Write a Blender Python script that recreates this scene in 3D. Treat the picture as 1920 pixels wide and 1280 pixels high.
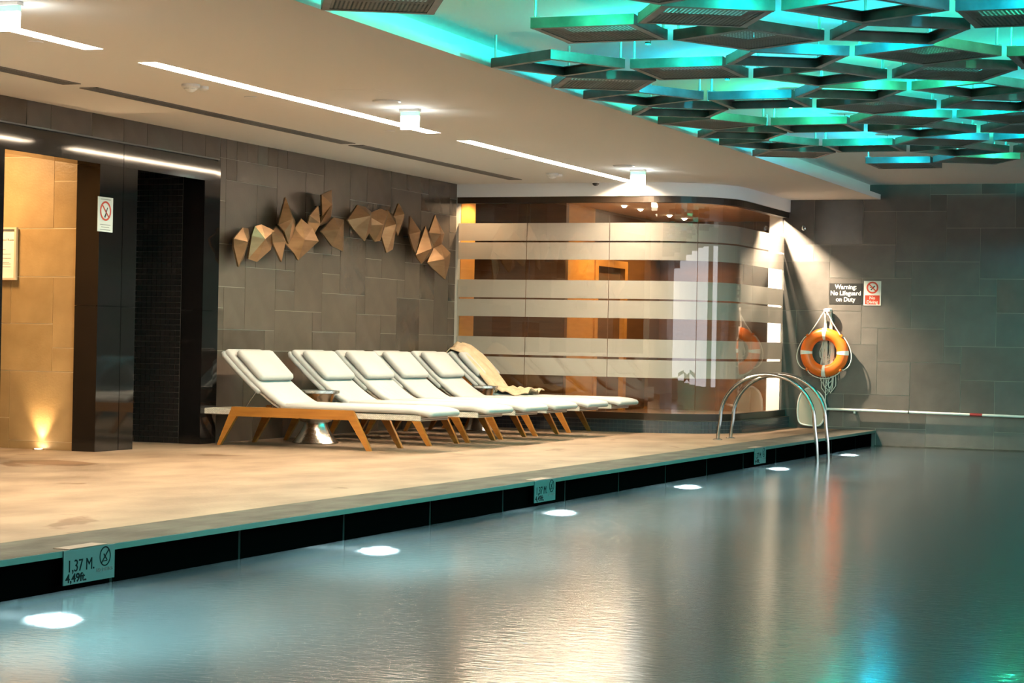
import bpy, math, random
from mathutils import Vector, Matrix

sc = bpy.context.scene
for o in list(bpy.data.objects):
    bpy.data.objects.remove(o)
C = sc.collection
random.seed(7)

# ---------------------------------------------------------------- camera
F_PX, ROLL, VPX, HY = 3898.0, 0.0201, 1575.7, 642.44
yaw = math.atan(VPX / F_PX)
pitch = math.atan((HY - 640) / F_PX)
fw = Vector((-math.sin(yaw) * math.cos(pitch), math.cos(yaw) * math.cos(pitch), math.sin(pitch)))
rt = Vector((math.cos(yaw), math.sin(yaw), 0))
up = rt.cross(fw)
r2 = math.cos(ROLL) * rt + math.sin(ROLL) * up
u2 = -math.sin(ROLL) * rt + math.cos(ROLL) * up
cd = bpy.data.cameras.new('camera')
cam = bpy.data.objects.new('camera', cd)
C.objects.link(cam)
cd.sensor_width = 36.0
cd.lens = F_PX / 1920 * 36.0
cd.clip_end = 200
m = Matrix((r2, u2, -fw)).transposed().to_4x4()
m.translation = Vector((0, 0, 1.0))
cam.matrix_world = m
sc.camera = cam

# ---------------------------------------------------------------- world, view, light levels
w = bpy.data.worlds.new('world')
sc.world = w
w.use_nodes = True
w.node_tree.nodes['Background'].inputs[0].default_value = (0.95, 0.97, 1.0, 1)
w.node_tree.nodes['Background'].inputs[1].default_value = 1.5
sc.view_settings.view_transform = 'Standard'
sc.view_settings.look = 'None'
sc.view_settings.gamma = 1.0
sc.view_settings.use_curve_mapping = False
sc.view_settings.exposure = 1.02
sc.cycles.max_bounces = 6
sc.cycles.diffuse_bounces = 3
sc.cycles.glossy_bounces = 3
sc.cycles.transmission_bounces = 4
sc.cycles.transparent_max_bounces = 12
sc.cycles.volume_bounces = 0
sc.cycles.use_adaptive_sampling = True
sc.cycles.adaptive_threshold = 0.1
sc.cycles.caustics_reflective = False
sc.cycles.caustics_refractive = False
sc.cycles.sample_clamp_indirect = 4.0
SLOT_L = 92.0          # radiance of the slot light tubes
COVE_W = 27.0           # watts per canopy uplight
POOL_W = 185.0          # watts per underwater lamp
ROOM_W = 62.0          # watts per downlight in the glass room

# ---------------------------------------------------------------- measures
XW, XP, YB, ZC, ZH, ZW = -9.93, -5.49, 25.73, 2.877, 3.061, -0.195
XS = -5.49
U_ = 0.2025

# ---------------------------------------------------------------- materials
MATS = {}


def mat(name, col=(0.8, 0.8, 0.8), rough=0.5, metal=0.0, spec=0.5, emit=None, estr=0.0):
    ma = bpy.data.materials.new(name)
    ma.use_nodes = True
    b = ma.node_tree.nodes['Principled BSDF']
    b.inputs['Base Color'].default_value = (*col, 1)
    b.inputs['Roughness'].default_value = rough
    b.inputs['Metallic'].default_value = metal
    b.inputs['Specular IOR Level'].default_value = spec
    if emit:
        b.inputs['Emission Color'].default_value = (*emit, 1)
        b.inputs['Emission Strength'].default_value = estr
    MATS[name] = ma
    return ma


def nd(ma, t, **kw):
    n = ma.node_tree.nodes.new(t)
    for k, v in kw.items():
        setattr(n, k, v)
    return n


def lk(ma, a, b):
    ma.node_tree.links.new(a, b)


def bsdf(ma):
    return ma.node_tree.nodes['Principled BSDF']


def noise_col(ma, c1, c2, scale=(4, 4, 4), detail=4, lo=0.35, hi=0.65, obj_rand=0.0, bump=0.0, bscale=60):
    tc = nd(ma, 'ShaderNodeTexCoord')
    mp = nd(ma, 'ShaderNodeMapping')
    mp.inputs['Scale'].default_value = scale
    lk(ma, tc.outputs['Object'], mp.inputs[0])
    no = nd(ma, 'ShaderNodeTexNoise')
    no.inputs['Scale'].default_value = 1
    no.inputs['Detail'].default_value = detail
    lk(ma, mp.outputs[0], no.inputs['Vector'])
    rp = nd(ma, 'ShaderNodeValToRGB')
    rp.color_ramp.elements[0].position = lo
    rp.color_ramp.elements[1].position = hi
    rp.color_ramp.elements[0].color = (*c1, 1)
    rp.color_ramp.elements[1].color = (*c2, 1)
    lk(ma, no.outputs[0], rp.inputs[0])
    out = rp.outputs[0]
    if obj_rand:
        oi = nd(ma, 'ShaderNodeObjectInfo')
        mr = nd(ma, 'ShaderNodeMapRange')
        mr.inputs[3].default_value = 1 - obj_rand
        mr.inputs[4].default_value = 1 + obj_rand
        lk(ma, oi.outputs['Random'], mr.inputs[0])
        mx = nd(ma, 'ShaderNodeMix', data_type='RGBA', blend_type='MULTIPLY')
        mx.inputs[0].default_value = 1
        lk(ma, out, mx.inputs[6])
        lk(ma, mr.outputs[0], mx.inputs[7])
        out = mx.outputs[2]
        # gloss differs from piece to piece
        mr2 = nd(ma, 'ShaderNodeMapRange')
        mr2.inputs[3].default_value = 0.16
        mr2.inputs[4].default_value = 0.55
        f = nd(ma, 'ShaderNodeMath', operation='FRACT')
        k = nd(ma, 'ShaderNodeMath', operation='MULTIPLY')
        k.inputs[1].default_value = 7.31
        lk(ma, oi.outputs['Random'], k.inputs[0])
        lk(ma, k.outputs[0], f.inputs[0])
        lk(ma, f.outputs[0], mr2.inputs[0])
        lk(ma, mr2.outputs[0], bsdf(ma).inputs['Roughness'])
    lk(ma, out, bsdf(ma).inputs['Base Color'])
    if bump:
        n2 = nd(ma, 'ShaderNodeTexNoise')
        n2.inputs['Scale'].default_value = bscale
        lk(ma, tc.outputs['Object'], n2.inputs['Vector'])
        bp = nd(ma, 'ShaderNodeBump')
        bp.inputs['Strength'].default_value = bump
        bp.inputs['Distance'].default_value = 0.01
        lk(ma, n2.outputs[0], bp.inputs['Height'])
        lk(ma, bp.outputs[0], bsdf(ma).inputs['Normal'])
    return ma


noise_col(mat('stone_tile', rough=0.35), (0.080, 0.075, 0.070), (0.108, 0.102, 0.095), (5, 5, 5), 6, 0.3, 0.7, obj_rand=0.14, bump=0.06, bscale=90)
noise_col(mat('stone_tile_warm', rough=0.35), (0.056, 0.041, 0.029), (0.078, 0.058, 0.042), (5, 5, 5), 6, 0.3, 0.7, obj_rand=0.16, bump=0.06, bscale=90)  # same tile as the end wall, warm slot light put into its colour
mat('grout_light', (0.30, 0.28, 0.25), 0.8)
noise_col(mat('sand_tile', rough=0.45), (0.30, 0.19, 0.085), (0.40, 0.26, 0.12), (4, 4, 4), 6, 0.3, 0.7, obj_rand=0.12, bump=0.12, bscale=50)  # wall tile with the strong warm corridor light put into its colour
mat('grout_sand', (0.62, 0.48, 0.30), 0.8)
mat('white_paint', (0.92, 0.905, 0.89), 0.9, spec=0.15)
mat('fascia_paint', (0.80, 0.82, 0.80), 0.8, spec=0.2)
noise_col(mat('deck_stone', rough=0.6, spec=0.3), (0.140, 0.092, 0.058), (0.265, 0.186, 0.128), (2.2, 1.1, 1), 10, 0.32, 0.66, bump=0.2, bscale=30)
# brown damp stains with crisp edges on the stone
ma = MATS['deck_stone']
src = bsdf(ma).inputs['Base Color'].links[0].from_socket
tc = nd(ma, 'ShaderNodeTexCoord')
st = nd(ma, 'ShaderNodeTexNoise')
st.inputs['Scale'].default_value = 0.9
st.inputs['Detail'].default_value = 5
st.inputs['Distortion'].default_value = 0.6
lk(ma, tc.outputs['Object'], st.inputs['Vector'])
sr = nd(ma, 'ShaderNodeValToRGB')
sr.color_ramp.elements[0].position = 0.33
sr.color_ramp.elements[1].position = 0.36
sr.color_ramp.elements[0].color = (0.55, 0.42, 0.32, 1)
sr.color_ramp.elements[1].color = (1, 1, 1, 1)
lk(ma, st.outputs[0], sr.inputs[0])
mu = nd(ma, 'ShaderNodeMix', data_type='RGBA', blend_type='MULTIPLY')
mu.inputs[0].default_value = 1
lk(ma, src, mu.inputs[6])
lk(ma, sr.outputs[0], mu.inputs[7])
lk(ma, mu.outputs[2], bsdf(ma).inputs['Base Color'])
noise_col(mat('coping_stone', rough=0.7, spec=0.12), (0.040, 0.039, 0.033), (0.095, 0.092, 0.080), (7, 2.5, 3), 8, 0.3, 0.7, bump=0.2, bscale=30)
mat('coping_edge', (0.035, 0.125, 0.112), 0.5)  # light grey lip, cyan ceiling light put into its colour
noise_col(mat('black_granite', rough=0.06), (0.006, 0.005, 0.005), (0.014, 0.012, 0.011), (60, 60, 60), 2, 0.55, 0.75)
mat('black_gap', (0.004, 0.004, 0.004), 0.6)
mat('mosaic_black', (0.012, 0.010, 0.010), 0.25)
mat('mosaic_grout', (0.075, 0.065, 0.058), 0.8)
mat('mosaic_grey', (0.045, 0.050, 0.058), 0.2)
mat('mosaic_grey_grout', (0.20, 0.19, 0.18), 0.8)
mat('pool_panel', (0.0012, 0.0014, 0.0014), 0.8, spec=0.0)
mat('pool_joint', (0.020, 0.026, 0.026), 0.8, spec=0.0)
mat('pool_floor', (0.02, 0.06, 0.06), 0.6)
mat('bronze_trim', (0.030, 0.018, 0.010), 0.3, 0.3)
mat('chrome', (0.50, 0.50, 0.50), 0.14, 1.0)
noise_col(mat('hammered_metal', (0.6, 0.6, 0.6), 0.22, 1.0), (0.50, 0.48, 0.45), (0.66, 0.64, 0.60), (8, 8, 8), 2, 0.3, 0.7, bump=0.25, bscale=40)
noise_col(mat('bronze', (0.4, 0.25, 0.13), 0.34, 0.85), (0.24, 0.135, 0.066), (0.38, 0.225, 0.115), (2, 3, 14), 4, 0.3, 0.7)
noise_col(mat('teak', rough=0.45), (0.27, 0.098, 0.012), (0.38, 0.150, 0.024), (3, 30, 30), 5, 0.3, 0.7)
mat('white_fabric', (0.42, 0.415, 0.41), 0.9, spec=0.1)
noise_col(MATS['white_fabric'], (0.40, 0.395, 0.39), (0.43, 0.425, 0.42), (3, 3, 3), 3, 0.3, 0.7, bump=0.5, bscale=9)
mat('towel', (0.50, 0.37, 0.25), 0.95, spec=0.05)
noise_col(MATS['towel'], (0.44, 0.32, 0.21), (0.54, 0.41, 0.28), (9, 9, 9), 4, 0.3, 0.7, bump=0.6, bscale=45)
mat('orange_plastic', (0.85, 0.16, 0.015), 0.35)
mat('reflective_tape', (0.80, 0.80, 0.78), 0.35)
mat('white_rope', (0.80, 0.77, 0.72), 0.8)
mat('white_plastic', (0.80, 0.79, 0.77), 0.4)
mat('grey_plastic', (0.22, 0.22, 0.22), 0.5)
mat('dark_plastic', (0.02, 0.02, 0.02), 0.4)
mat('vent_metal', (0.20, 0.19, 0.18), 0.5, 0.3)
mat('vent_dark', (0.10, 0.10, 0.10), 0.6)
mat('sign_white', (0.78, 0.78, 0.76), 0.5)
mat('sign_black', (0.010, 0.010, 0.010), 0.4)
mat('sign_red', (0.62, 0.05, 0.02), 0.4)
mat('sign_grey', (0.30, 0.30, 0.30), 0.5)
mat('plate_white', (0.030, 0.120, 0.120), 0.4)  # white depth plate, cyan canopy light put into its colour
mat('tab_metal', (0.16, 0.12, 0.10), 0.5)
mat('ink', (0.004, 0.006, 0.007), 0.7, spec=0.05)
mat('ink_soft', (0.16, 0.16, 0.16), 0.5)
mat('paper', (0.80, 0.78, 0.72), 0.6)
mat('frame_wood', (0.62, 0.47, 0.33), 0.5)
mat('net', (0.50, 0.44, 0.36), 0.8)
mat('tape_red', (0.35, 0.02, 0.02), 0.5)
noise_col(mat('room_wood', rough=0.3), (0.085, 0.036, 0.010), (0.135, 0.058, 0.016), (1.5, 1.5, 14), 5, 0.3, 0.7)
noise_col(mat('room_wood_light', rough=0.35), (0.40, 0.17, 0.03), (0.50, 0.23, 0.045), (3, 3, 18), 5, 0.3, 0.7)
mat('room_ceiling', (0.62, 0.42, 0.25), 0.8)
mat('room_floor', (0.11, 0.07, 0.045), 0.3)
noise_col(mat('tray_steel', (0.3, 0.3, 0.3), 0.42, 0.2), (0.050, 0.044, 0.038), (0.11, 0.098, 0.086), (6, 6, 6), 6, 0.35, 0.65)
mat('rod_steel', (0.45, 0.45, 0.44), 0.35, 0.8)
mat('slot_glow', (1, 1, 1), 0.5, emit=(1.0, 0.79, 0.56), estr=SLOT_L)
mat('bulb_glow', (1, 1, 1), 0.5, emit=(1.0, 0.78, 0.52), estr=SLOT_L * 2.0)
mat('exit_glow', (1, 1, 1), 0.5, emit=(0.92, 1.0, 0.96), estr=14.0)
mat('exit_green', (0.30, 0.75, 0.45), 0.4, emit=(0.35, 0.9, 0.5), estr=0.55)
mat('pool_glow', (1, 1, 1), 0.5, emit=(0.75, 0.93, 1.0), estr=160.0)
mat('down_glow', (1, 1, 1), 0.5, emit=(1.0, 0.78, 0.5), estr=40.0)
mat('cove_glow', (0.1, 1, 0.9), 0.5, emit=(0.05, 1.0, 0.85), estr=8.0)

# woven rattan
ma = mat('woven', (0.62, 0.57, 0.50), 0.8)
tc = nd(ma, 'ShaderNodeTexCoord')
wv = nd(ma, 'ShaderNodeTexBrick')
wv.inputs['Scale'].default_value = 26
wv.inputs['Color1'].default_value = (0.66, 0.62, 0.56, 1)
wv.inputs['Color2'].default_value = (0.50, 0.46, 0.40, 1)
wv.inputs['Mortar'].default_value = (0.22, 0.19, 0.16, 1)
wv.inputs['Mortar Size'].default_value = 0.03
mp = nd(ma, 'ShaderNodeMapping')
mp.inputs['Rotation'].default_value = (math.radians(90), 0, 0)
lk(ma, tc.outputs['Object'], mp.inputs[0])
lk(ma, mp.outputs[0], wv.inputs['Vector'])
lk(ma, wv.outputs['Color'], bsdf(ma).inputs['Base Color'])

# perforated steel sheet: round holes let light and sight through
ma = mat('perforated', (0.10, 0.09, 0.07), 0.5, 0.4)
nt = ma.node_tree
tc = nd(ma, 'ShaderNodeTexCoord')
vm = nd(ma, 'ShaderNodeVectorMath', operation='SCALE')
vm.inputs[3].default_value = 1 / 0.024
lk(ma, tc.outputs['Object'], vm.inputs[0])
fr = nd(ma, 'ShaderNodeVectorMath', operation='FRACTION')
lk(ma, vm.outputs[0], fr.inputs[0])
sb = nd(ma, 'ShaderNodeVectorMath', operation='SUBTRACT')
sb.inputs[1].default_value = (0.5, 0.5, 0)
lk(ma, fr.outputs[0], sb.inputs[0])
ml = nd(ma, 'ShaderNodeVectorMath', operation='MULTIPLY')
ml.inputs[1].default_value = (1, 1, 0)
lk(ma, sb.outputs[0], ml.inputs[0])
ln = nd(ma, 'ShaderNodeVectorMath', operation='LENGTH')
lk(ma, ml.outputs[0], ln.inputs[0])
gt = nd(ma, 'ShaderNodeMath', operation='LESS_THAN')
gt.inputs[1].default_value = 0.37
lk(ma, ln.outputs['Value'], gt.inputs[0])
tr = nd(ma, 'ShaderNodeBsdfTransparent')
mx = nd(ma, 'ShaderNodeMixShader')
lk(ma, gt.outputs[0], mx.inputs[0])
lk(ma, bsdf(ma).outputs[0], mx.inputs[1])
lk(ma, tr.outputs[0], mx.inputs[2])
lk(ma, mx.outputs[0], nt.nodes['Material Output'].inputs[0])


def glassy(name, tint, rough, ior=1.45, boost=0.0):
    ma = bpy.data.materials.new(name)
    ma.use_nodes = True
    nt = ma.node_tree
    nt.nodes.remove(nt.nodes['Principled BSDF'])
    # Schlick reflectance, the same from both sides of the sheet
    lw = nd(ma, 'ShaderNodeLayerWeight')
    lw.inputs[0].default_value = 0.5
    pw_ = nd(ma, 'ShaderNodeMath', operation='POWER')
    pw_.inputs[1].default_value = 5.0
    lk(ma, lw.outputs['Facing'], pw_.inputs[0])
    f0 = ((ior - 1) / (ior + 1)) ** 2
    f = nd(ma, 'ShaderNodeMath', operation='MULTIPLY_ADD')
    f.inputs[1].default_value = 1 - f0
    f.inputs[2].default_value = f0
    lk(ma, pw_.outputs[0], f.inputs[0])
    t = nd(ma, 'ShaderNodeBsdfTransparent')
    t.inputs[0].default_value = (*tint, 1)
    g = nd(ma, 'ShaderNodeBsdfGlossy')
    g.inputs['Roughness'].default_value = rough
    mx = nd(ma, 'ShaderNodeMixShader')
    ad = nd(ma, 'ShaderNodeMath', operation='ADD', use_clamp=True)
    ad.inputs[1].default_value = boost
    lk(ma, f.outputs[0], ad.inputs[0])
    lk(ma, ad.outputs[0], mx.inputs[0])
    lk(ma, t.outputs[0], mx.inputs[1])
    lk(ma, g.outputs[0], mx.inputs[2])
    lk(ma, mx.outputs[0], nt.nodes['Material Output'].inputs[0])
    MATS[name] = ma
    return ma, g


glassy('glass', (0.95, 0.94, 0.92), 0.0, 1.5, 0.05)
ma, g = glassy('water', (1, 1, 1), 0.13, 1.33, 0.14)
t_ = [n for n in ma.node_tree.nodes if n.type == 'BSDF_TRANSPARENT'][0]
rfx = nd(ma, 'ShaderNodeBsdfRefraction')
rfx.inputs['Color'].default_value = (0.85, 0.97, 0.96, 1)
rfx.inputs['IOR'].default_value = 1.33
rfx.inputs['Roughness'].default_value = 0.26
mxs = [n for n in ma.node_tree.nodes if n.type == 'MIX_SHADER'][0]
lk(ma, rfx.outputs[0], mxs.inputs[1])
ma.node_tree.nodes.remove(t_)
no = nd(ma, 'ShaderNodeTexNoise')
tc = nd(ma, 'ShaderNodeTexCoord')
mp = nd(ma, 'ShaderNodeMapping')
mp.inputs['Scale'].default_value = (1.5, 3.5, 1)
lk(ma, tc.outputs['Object'], mp.inputs[0])
lk(ma, mp.outputs[0], no.inputs['Vector'])
no.inputs['Scale'].default_value = 9
no.inputs['Detail'].default_value = 5
bp = nd(ma, 'ShaderNodeBump')
bp.inputs['Strength'].default_value = 0.10
bp.inputs['Distance'].default_value = 0.02
lk(ma, no.outputs[0], bp.inputs['Height'])
lk(ma, bp.outputs[0], g.inputs['Normal'])
lk(ma, bp.outputs[0], rfx.inputs['Normal'])
vs = nd(ma, 'ShaderNodeVolumeScatter')
vs.inputs['Color'].default_value = (0.66, 0.92, 0.94, 1)
vs.inputs['Density'].default_value = 0.55
vs.inputs['Anisotropy'].default_value = 0.2
va = nd(ma, 'ShaderNodeVolumeAbsorption')
va.inputs['Color'].default_value = (0.25, 0.85, 0.85, 1)
va.inputs['Density'].default_value = 0.25
vad = nd(ma, 'ShaderNodeAddShader')
lk(ma, vs.outputs[0], vad.inputs[0])
lk(ma, va.outputs[0], vad.inputs[1])
lk(ma, vad.outputs[0], ma.node_tree.nodes['Material Output'].inputs['Volume'])
try:
    ma.cycles.homogeneous_volume = True
except Exception:
    pass

# frosted film on the glass
ma = bpy.data.materials.new('frosted')
ma.use_nodes = True
nt = ma.node_tree
nt.nodes.remove(nt.nodes['Principled BSDF'])
d_ = nd(ma, 'ShaderNodeBsdfDiffuse')
d_.inputs[0].default_value = (0.76, 0.75, 0.73, 1)
tl = nd(ma, 'ShaderNodeBsdfTranslucent')
tl.inputs[0].default_value = (0.62, 0.58, 0.53, 1)
tp = nd(ma, 'ShaderNodeBsdfTransparent')
m1 = nd(ma, 'ShaderNodeMixShader')
m1.inputs[0].default_value = 0.45
m2 = nd(ma, 'ShaderNodeMixShader')
m2.inputs[0].default_value = 0.12
lk(ma, d_.outputs[0], m1.inputs[1])
lk(ma, tl.outputs[0], m1.inputs[2])
lk(ma, m1.outputs[0], m2.inputs[1])
lk(ma, tp.outputs[0], m2.inputs[2])
lk(ma, m2.outputs[0], nt.nodes['Material Output'].inputs[0])
MATS['frosted'] = ma


# ---------------------------------------------------------------- mesh helpers
class MB:
    def __init__(s):
        s.v, s.f = [], []

    def add(s, vs, fs):
        n = len(s.v)
        s.v += [tuple(p) for p in vs]
        s.f += [tuple(i + n for i in f) for f in fs]
        return s

    def box(s, x0, x1, y0, y1, z0, z1):
        return s.add([(x0, y0, z0), (x1, y0, z0), (x1, y1, z0), (x0, y1, z0), (x0, y0, z1), (x1, y0, z1), (x1, y1, z1), (x0, y1, z1)],
                     [(3, 2, 1, 0), (4, 5, 6, 7), (0, 1, 5, 4), (1, 2, 6, 5), (2, 3, 7, 6), (3, 0, 4, 7)])

    def prism(s, pts, axis, a0, a1):
        """polygon pts (2D) extruded along axis: 'y' -> pts are (x,z); 'z' -> (x,y); 'x' -> (y,z)"""
        n = len(pts)
        mk = {'y': lambda p, a: (p[0], a, p[1]), 'z': lambda p, a: (p[0], p[1], a), 'x': lambda p, a: (a, p[0], p[1])}[axis]
        vs = [mk(p, a0) for p in pts] + [mk(p, a1) for p in pts]
        fs = [tuple(range(n))[::-1], tuple(range(n, 2 * n))] + [(i, (i + 1) % n, n + (i + 1) % n, n + i) for i in range(n)]
        return s.add(vs, fs)

    def lathe(s, prof, c=(0, 0, 0), n=24, ax='z'):
        vs, fs = [], []
        for (r, h) in prof:
            for k in range(n):
                t = 2 * math.pi * k / n
                p = {'z': (r * math.cos(t), r * math.sin(t), h), 'y': (r * math.cos(t), h, r * math.sin(t)), 'x': (h, r * math.cos(t), r * math.sin(t))}[ax]
                vs.append((c[0] + p[0], c[1] + p[1], c[2] + p[2]))
        for i in range(len(prof) - 1):
            for k in range(n):
                fs.append((i * n + k, i * n + (k + 1) % n, (i + 1) * n + (k + 1) % n, (i + 1) * n + k))
        fs.append(tuple(range(n))[::-1])
        fs.append(tuple((len(prof) - 1) * n + k for k in range(n)))
        return s.add(vs, fs)

    def tube(s, path, r, n=8, closed=False):
        path = [Vector(p) for p in path]
        m_ = len(path)
        vs, fs = [], []
        ref = Vector((0, 0, 1))
        prev = None
        for i, p in enumerate(path):
            a = path[(i - 1) % m_] if (closed or i > 0) else p
            b = path[(i + 1) % m_] if (closed or i < m_ - 1) else p
            t = (b - a).normalized()
            if prev is None:
                ref = Vector((0, 0, 1)) if abs(t.z) < 0.9 else Vector((1, 0, 0))
                nn = t.cross(ref).normalized()
            else:
                nn = (prev - t * prev.dot(t)).normalized()
            prev = nn
            bb = t.cross(nn)
            for k in range(n):
                an = 2 * math.pi * k / n
                vs.append(p + r * (math.cos(an) * nn + math.sin(an) * bb))
        segs = m_ if closed else m_ - 1
        for i in range(segs):
            j = (i + 1) % m_
            for k in range(n):
                fs.append((i * n + k, i * n + (k + 1) % n, j * n + (k + 1) % n, j * n + k))
        if not closed:
            fs.append(tuple(range(n))[::-1])
            fs.append(tuple((m_ - 1) * n + k for k in range(n)))
        return s.add(vs, fs)

    def ribbon(s, pi, po, z0, z1):
        """solid wall between inner and outer plan paths"""
        n = len(pi)
        vs = [(p[0], p[1], z0) for p in pi] + [(p[0], p[1], z0) for p in po] + [(p[0], p[1], z1) for p in pi] + [(p[0], p[1], z1) for p in po]
        fs = []
        for i in range(n - 1):
            fs += [(i, i + 1, n + i + 1, n + i), (2 * n + i, 3 * n + i, 3 * n + i + 1, 2 * n + i + 1),
                   (n + i, n + i + 1, 3 * n + i + 1, 3 * n + i), (i + 1, i, 2 * n + i, 2 * n + i + 1)]
        fs += [(0, n, 3 * n, 2 * n), (n - 1, 3 * n - 1, 4 * n - 1, 2 * n - 1)]
        return s.add(vs, fs)

    def sweep(s, path, y0, y1, th, r=0.02, ends=True):
        """cushion: rounded rectangle (across y, thickness th along the normal) swept along an (x,z) path"""
        n = len(path)
        rings = []
        for i, (x, z) in enumerate(path):
            a = path[max(0, i - 1)]
            b = path[min(n - 1, i + 1)]
            t = Vector((b[0] - a[0], b[1] - a[1])).normalized()
            nv = Vector((-t.y, t.x))
            if nv.y < 0:
                nv = -nv
            rings.append((Vector((x, z)), nv, t))
        sec = []
        for (cy, cn, a0) in ((y1 - r, th - r, 0), (y0 + r, th - r, 90), (y0 + r, r, 180), (y1 - r, r, 270)):
            for k in range(4):
                a = math.radians(a0 + k * 30)
                sec.append((cy + r * math.cos(a), cn + r * math.sin(a)))
        full = []
        yc, nc = (y0 + y1) / 2, th / 2

        def ring(c, nv, sc_, shift, t):
            out = []
            for (y, h) in sec:
                yy = yc + (y - yc) * (1 - sc_ * 2 * r / (y1 - y0))
                hh = nc + (h - nc) * (1 - sc_ * 2 * r / th * 0.9)
                p = c + nv * hh + t * shift
                out.append((p.x, yy, p.y))
            return out
        c, nv, t = rings[0]
        full.append(ring(c, nv, 1, -r, t))
        full.append(ring(c, nv, 0.35, -r * 0.65, t))
        for (c, nv, t) in rings:
            full.append(ring(c, nv, 0, 0, t))
        full.append(ring(c, nv, 0.35, r * 0.65, t))
        full.append(ring(c, nv, 1, r, t))
        k = len(sec)
        vs = [p for rg in full for p in rg]
        fs = []
        for i in range(len(full) - 1):
            for j in range(k):
                fs.append((i * k + j, i * k + (j + 1) % k, (i + 1) * k + (j + 1) % k, (i + 1) * k + j))
        fs.append(tuple(range(k))[::-1])
        fs.append(tuple((len(full) - 1) * k + j for j in range(k)))
        return s.add(vs, fs)

    def mesh(s, name, smooth=False):
        me = bpy.data.meshes.new(name)
        me.from_pydata(s.v, [], s.f)
        me.update()
        import bmesh
        bm = bmesh.new()
        bm.from_mesh(me)
        bmesh.ops.recalc_face_normals(bm, faces=bm.faces)
        bm.to_mesh(me)
        bm.free()
        if smooth:
            for p in me.polygons:
                p.use_smooth = True
        return me

    def build(s, name, material, parent=None, smooth=False, loc=None, bevel=0.0):
        me = s.mesh(name, smooth)
        me.materials.append(MATS[material])
        o = bpy.data.objects.new(name, me)
        C.objects.link(o)
        if loc is not None:
            o.location = loc
        if parent is not None:
            o.parent = parent
        if bevel:
            b = o.modifiers.new('bevel', 'BEVEL')
            b.width = bevel
            b.segments = 2
        if smooth:
            o.modifiers.new('edges', 'EDGE_SPLIT').split_angle = math.radians(50)
        return o


def tag(o, label=None, cat=None, group=None, kind=None):
    if label:
        o['label'] = label
    if cat:
        o['category'] = cat
    if group:
        o['group'] = group
    if kind:
        o['kind'] = kind
    return o


def empty(name, loc=(0, 0, 0)):
    o = bpy.data.objects.new(name, None)
    o.empty_display_size = 0.1
    o.location = loc
    C.objects.link(o)
    return o


def copy_tree(o, parent=None):
    c = o.copy()
    C.objects.link(c)
    if parent is not None:
        c.parent = parent
    for ch in o.children:
        copy_tree(ch, c)
    return c


def struct(o, label, cat=None):
    return tag(o, label, cat, kind='structure')


BOXES = {}


def box_mesh(name, dx, dy, dz, material):
    key = (name, round(dx, 4), round(dy, 4), round(dz, 4), material)
    if key not in BOXES:
        me = MB().box(-dx / 2, dx / 2, -dy / 2, dy / 2, -dz / 2, dz / 2).mesh(name)
        me.materials.append(MATS[material])
        BOXES[key] = me
    return BOXES[key]


def piece(name, x0, x1, y0, y1, z0, z1, material, parent):
    o = bpy.data.objects.new(name, box_mesh(name, x1 - x0, y1 - y0, z1 - z0, material))
    o.location = ((x0 + x1) / 2, (y0 + y1) / 2, (z0 + z1) / 2)
    C.objects.link(o)
    if parent is not None:
        o.parent = parent
    return o


def text(name, body, size, material, parent, mtx, align='CENTER', extrude=0.001, bold=0.0, xs=1.0):
    cu = bpy.data.curves.new(name, 'FONT')
    cu.body = body
    cu.size = size
    cu.extrude = extrude
    cu.offset = bold
    cu.align_x = align
    cu.resolution_u = 3
    tmp = bpy.data.objects.new(name + '_tmp', cu)
    C.objects.link(tmp)
    bpy.context.view_layer.update()
    me = bpy.data.meshes.new_from_object(tmp.evaluated_get(bpy.context.evaluated_depsgraph_get()))
    bpy.data.objects.remove(tmp)
    me.name = name
    me.transform(mtx @ Matrix.Diagonal((xs, 1, 1, 1)))
    me.materials.clear()
    me.materials.append(MATS[material])
    o = bpy.data.objects.new(name, me)
    C.objects.link(o)
    if parent is not None:
        o.parent = parent
    return o


def face_back(x, y, z):      # text on a plane facing -Y (towards the camera), reading left to right along +X
    return Matrix.Translation((x, y, z)) @ Matrix.Rotation(math.radians(90), 4, 'X')


def face_wall(x, y, z):      # text on a plane facing +X, reading left to right along +Y
    return Matrix.Translation((x, y, z)) @ Matrix.Rotation(math.radians(90), 4, 'Z') @ Matrix.Rotation(math.radians(90), 4, 'X')


def light(name, typ, loc, col, watts, parent=None, **kw):
    l = bpy.data.lights.new(name, typ)
    l.color = col
    l.energy = watts
    rot = kw.pop('rot', None)
    for k, v in kw.items():
        setattr(l, k, v)
    o = bpy.data.objects.new(name, l)
    o.location = loc
    if rot:
        o.rotation_euler = rot
    C.objects.link(o)
    if parent is not None:
        o.parent = parent
    return o


def aim(o, d):
    o.rotation_euler = Vector(d).to_track_quat('-Z', 'Y').to_euler()


# ================================================================ SETTING
# ---- deck
fl = MB().box(-16, -5.94, -4, YB + 4, -0.03, 0).build('floor', 'deck_stone')
struct(fl, 'beige stone pool deck running under the loungers', 'floor')
cp = MB().box(-5.938, XP - 0.006, -4, YB, -0.03, 0.0).build('coping', 'coping_stone', fl)
tag(cp, 'grey stone strip along the pool edge')
MB().box(XP - 0.006, XP, -4, YB, -0.03, -0.001).build('coping_edge', 'coping_edge', fl)

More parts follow.
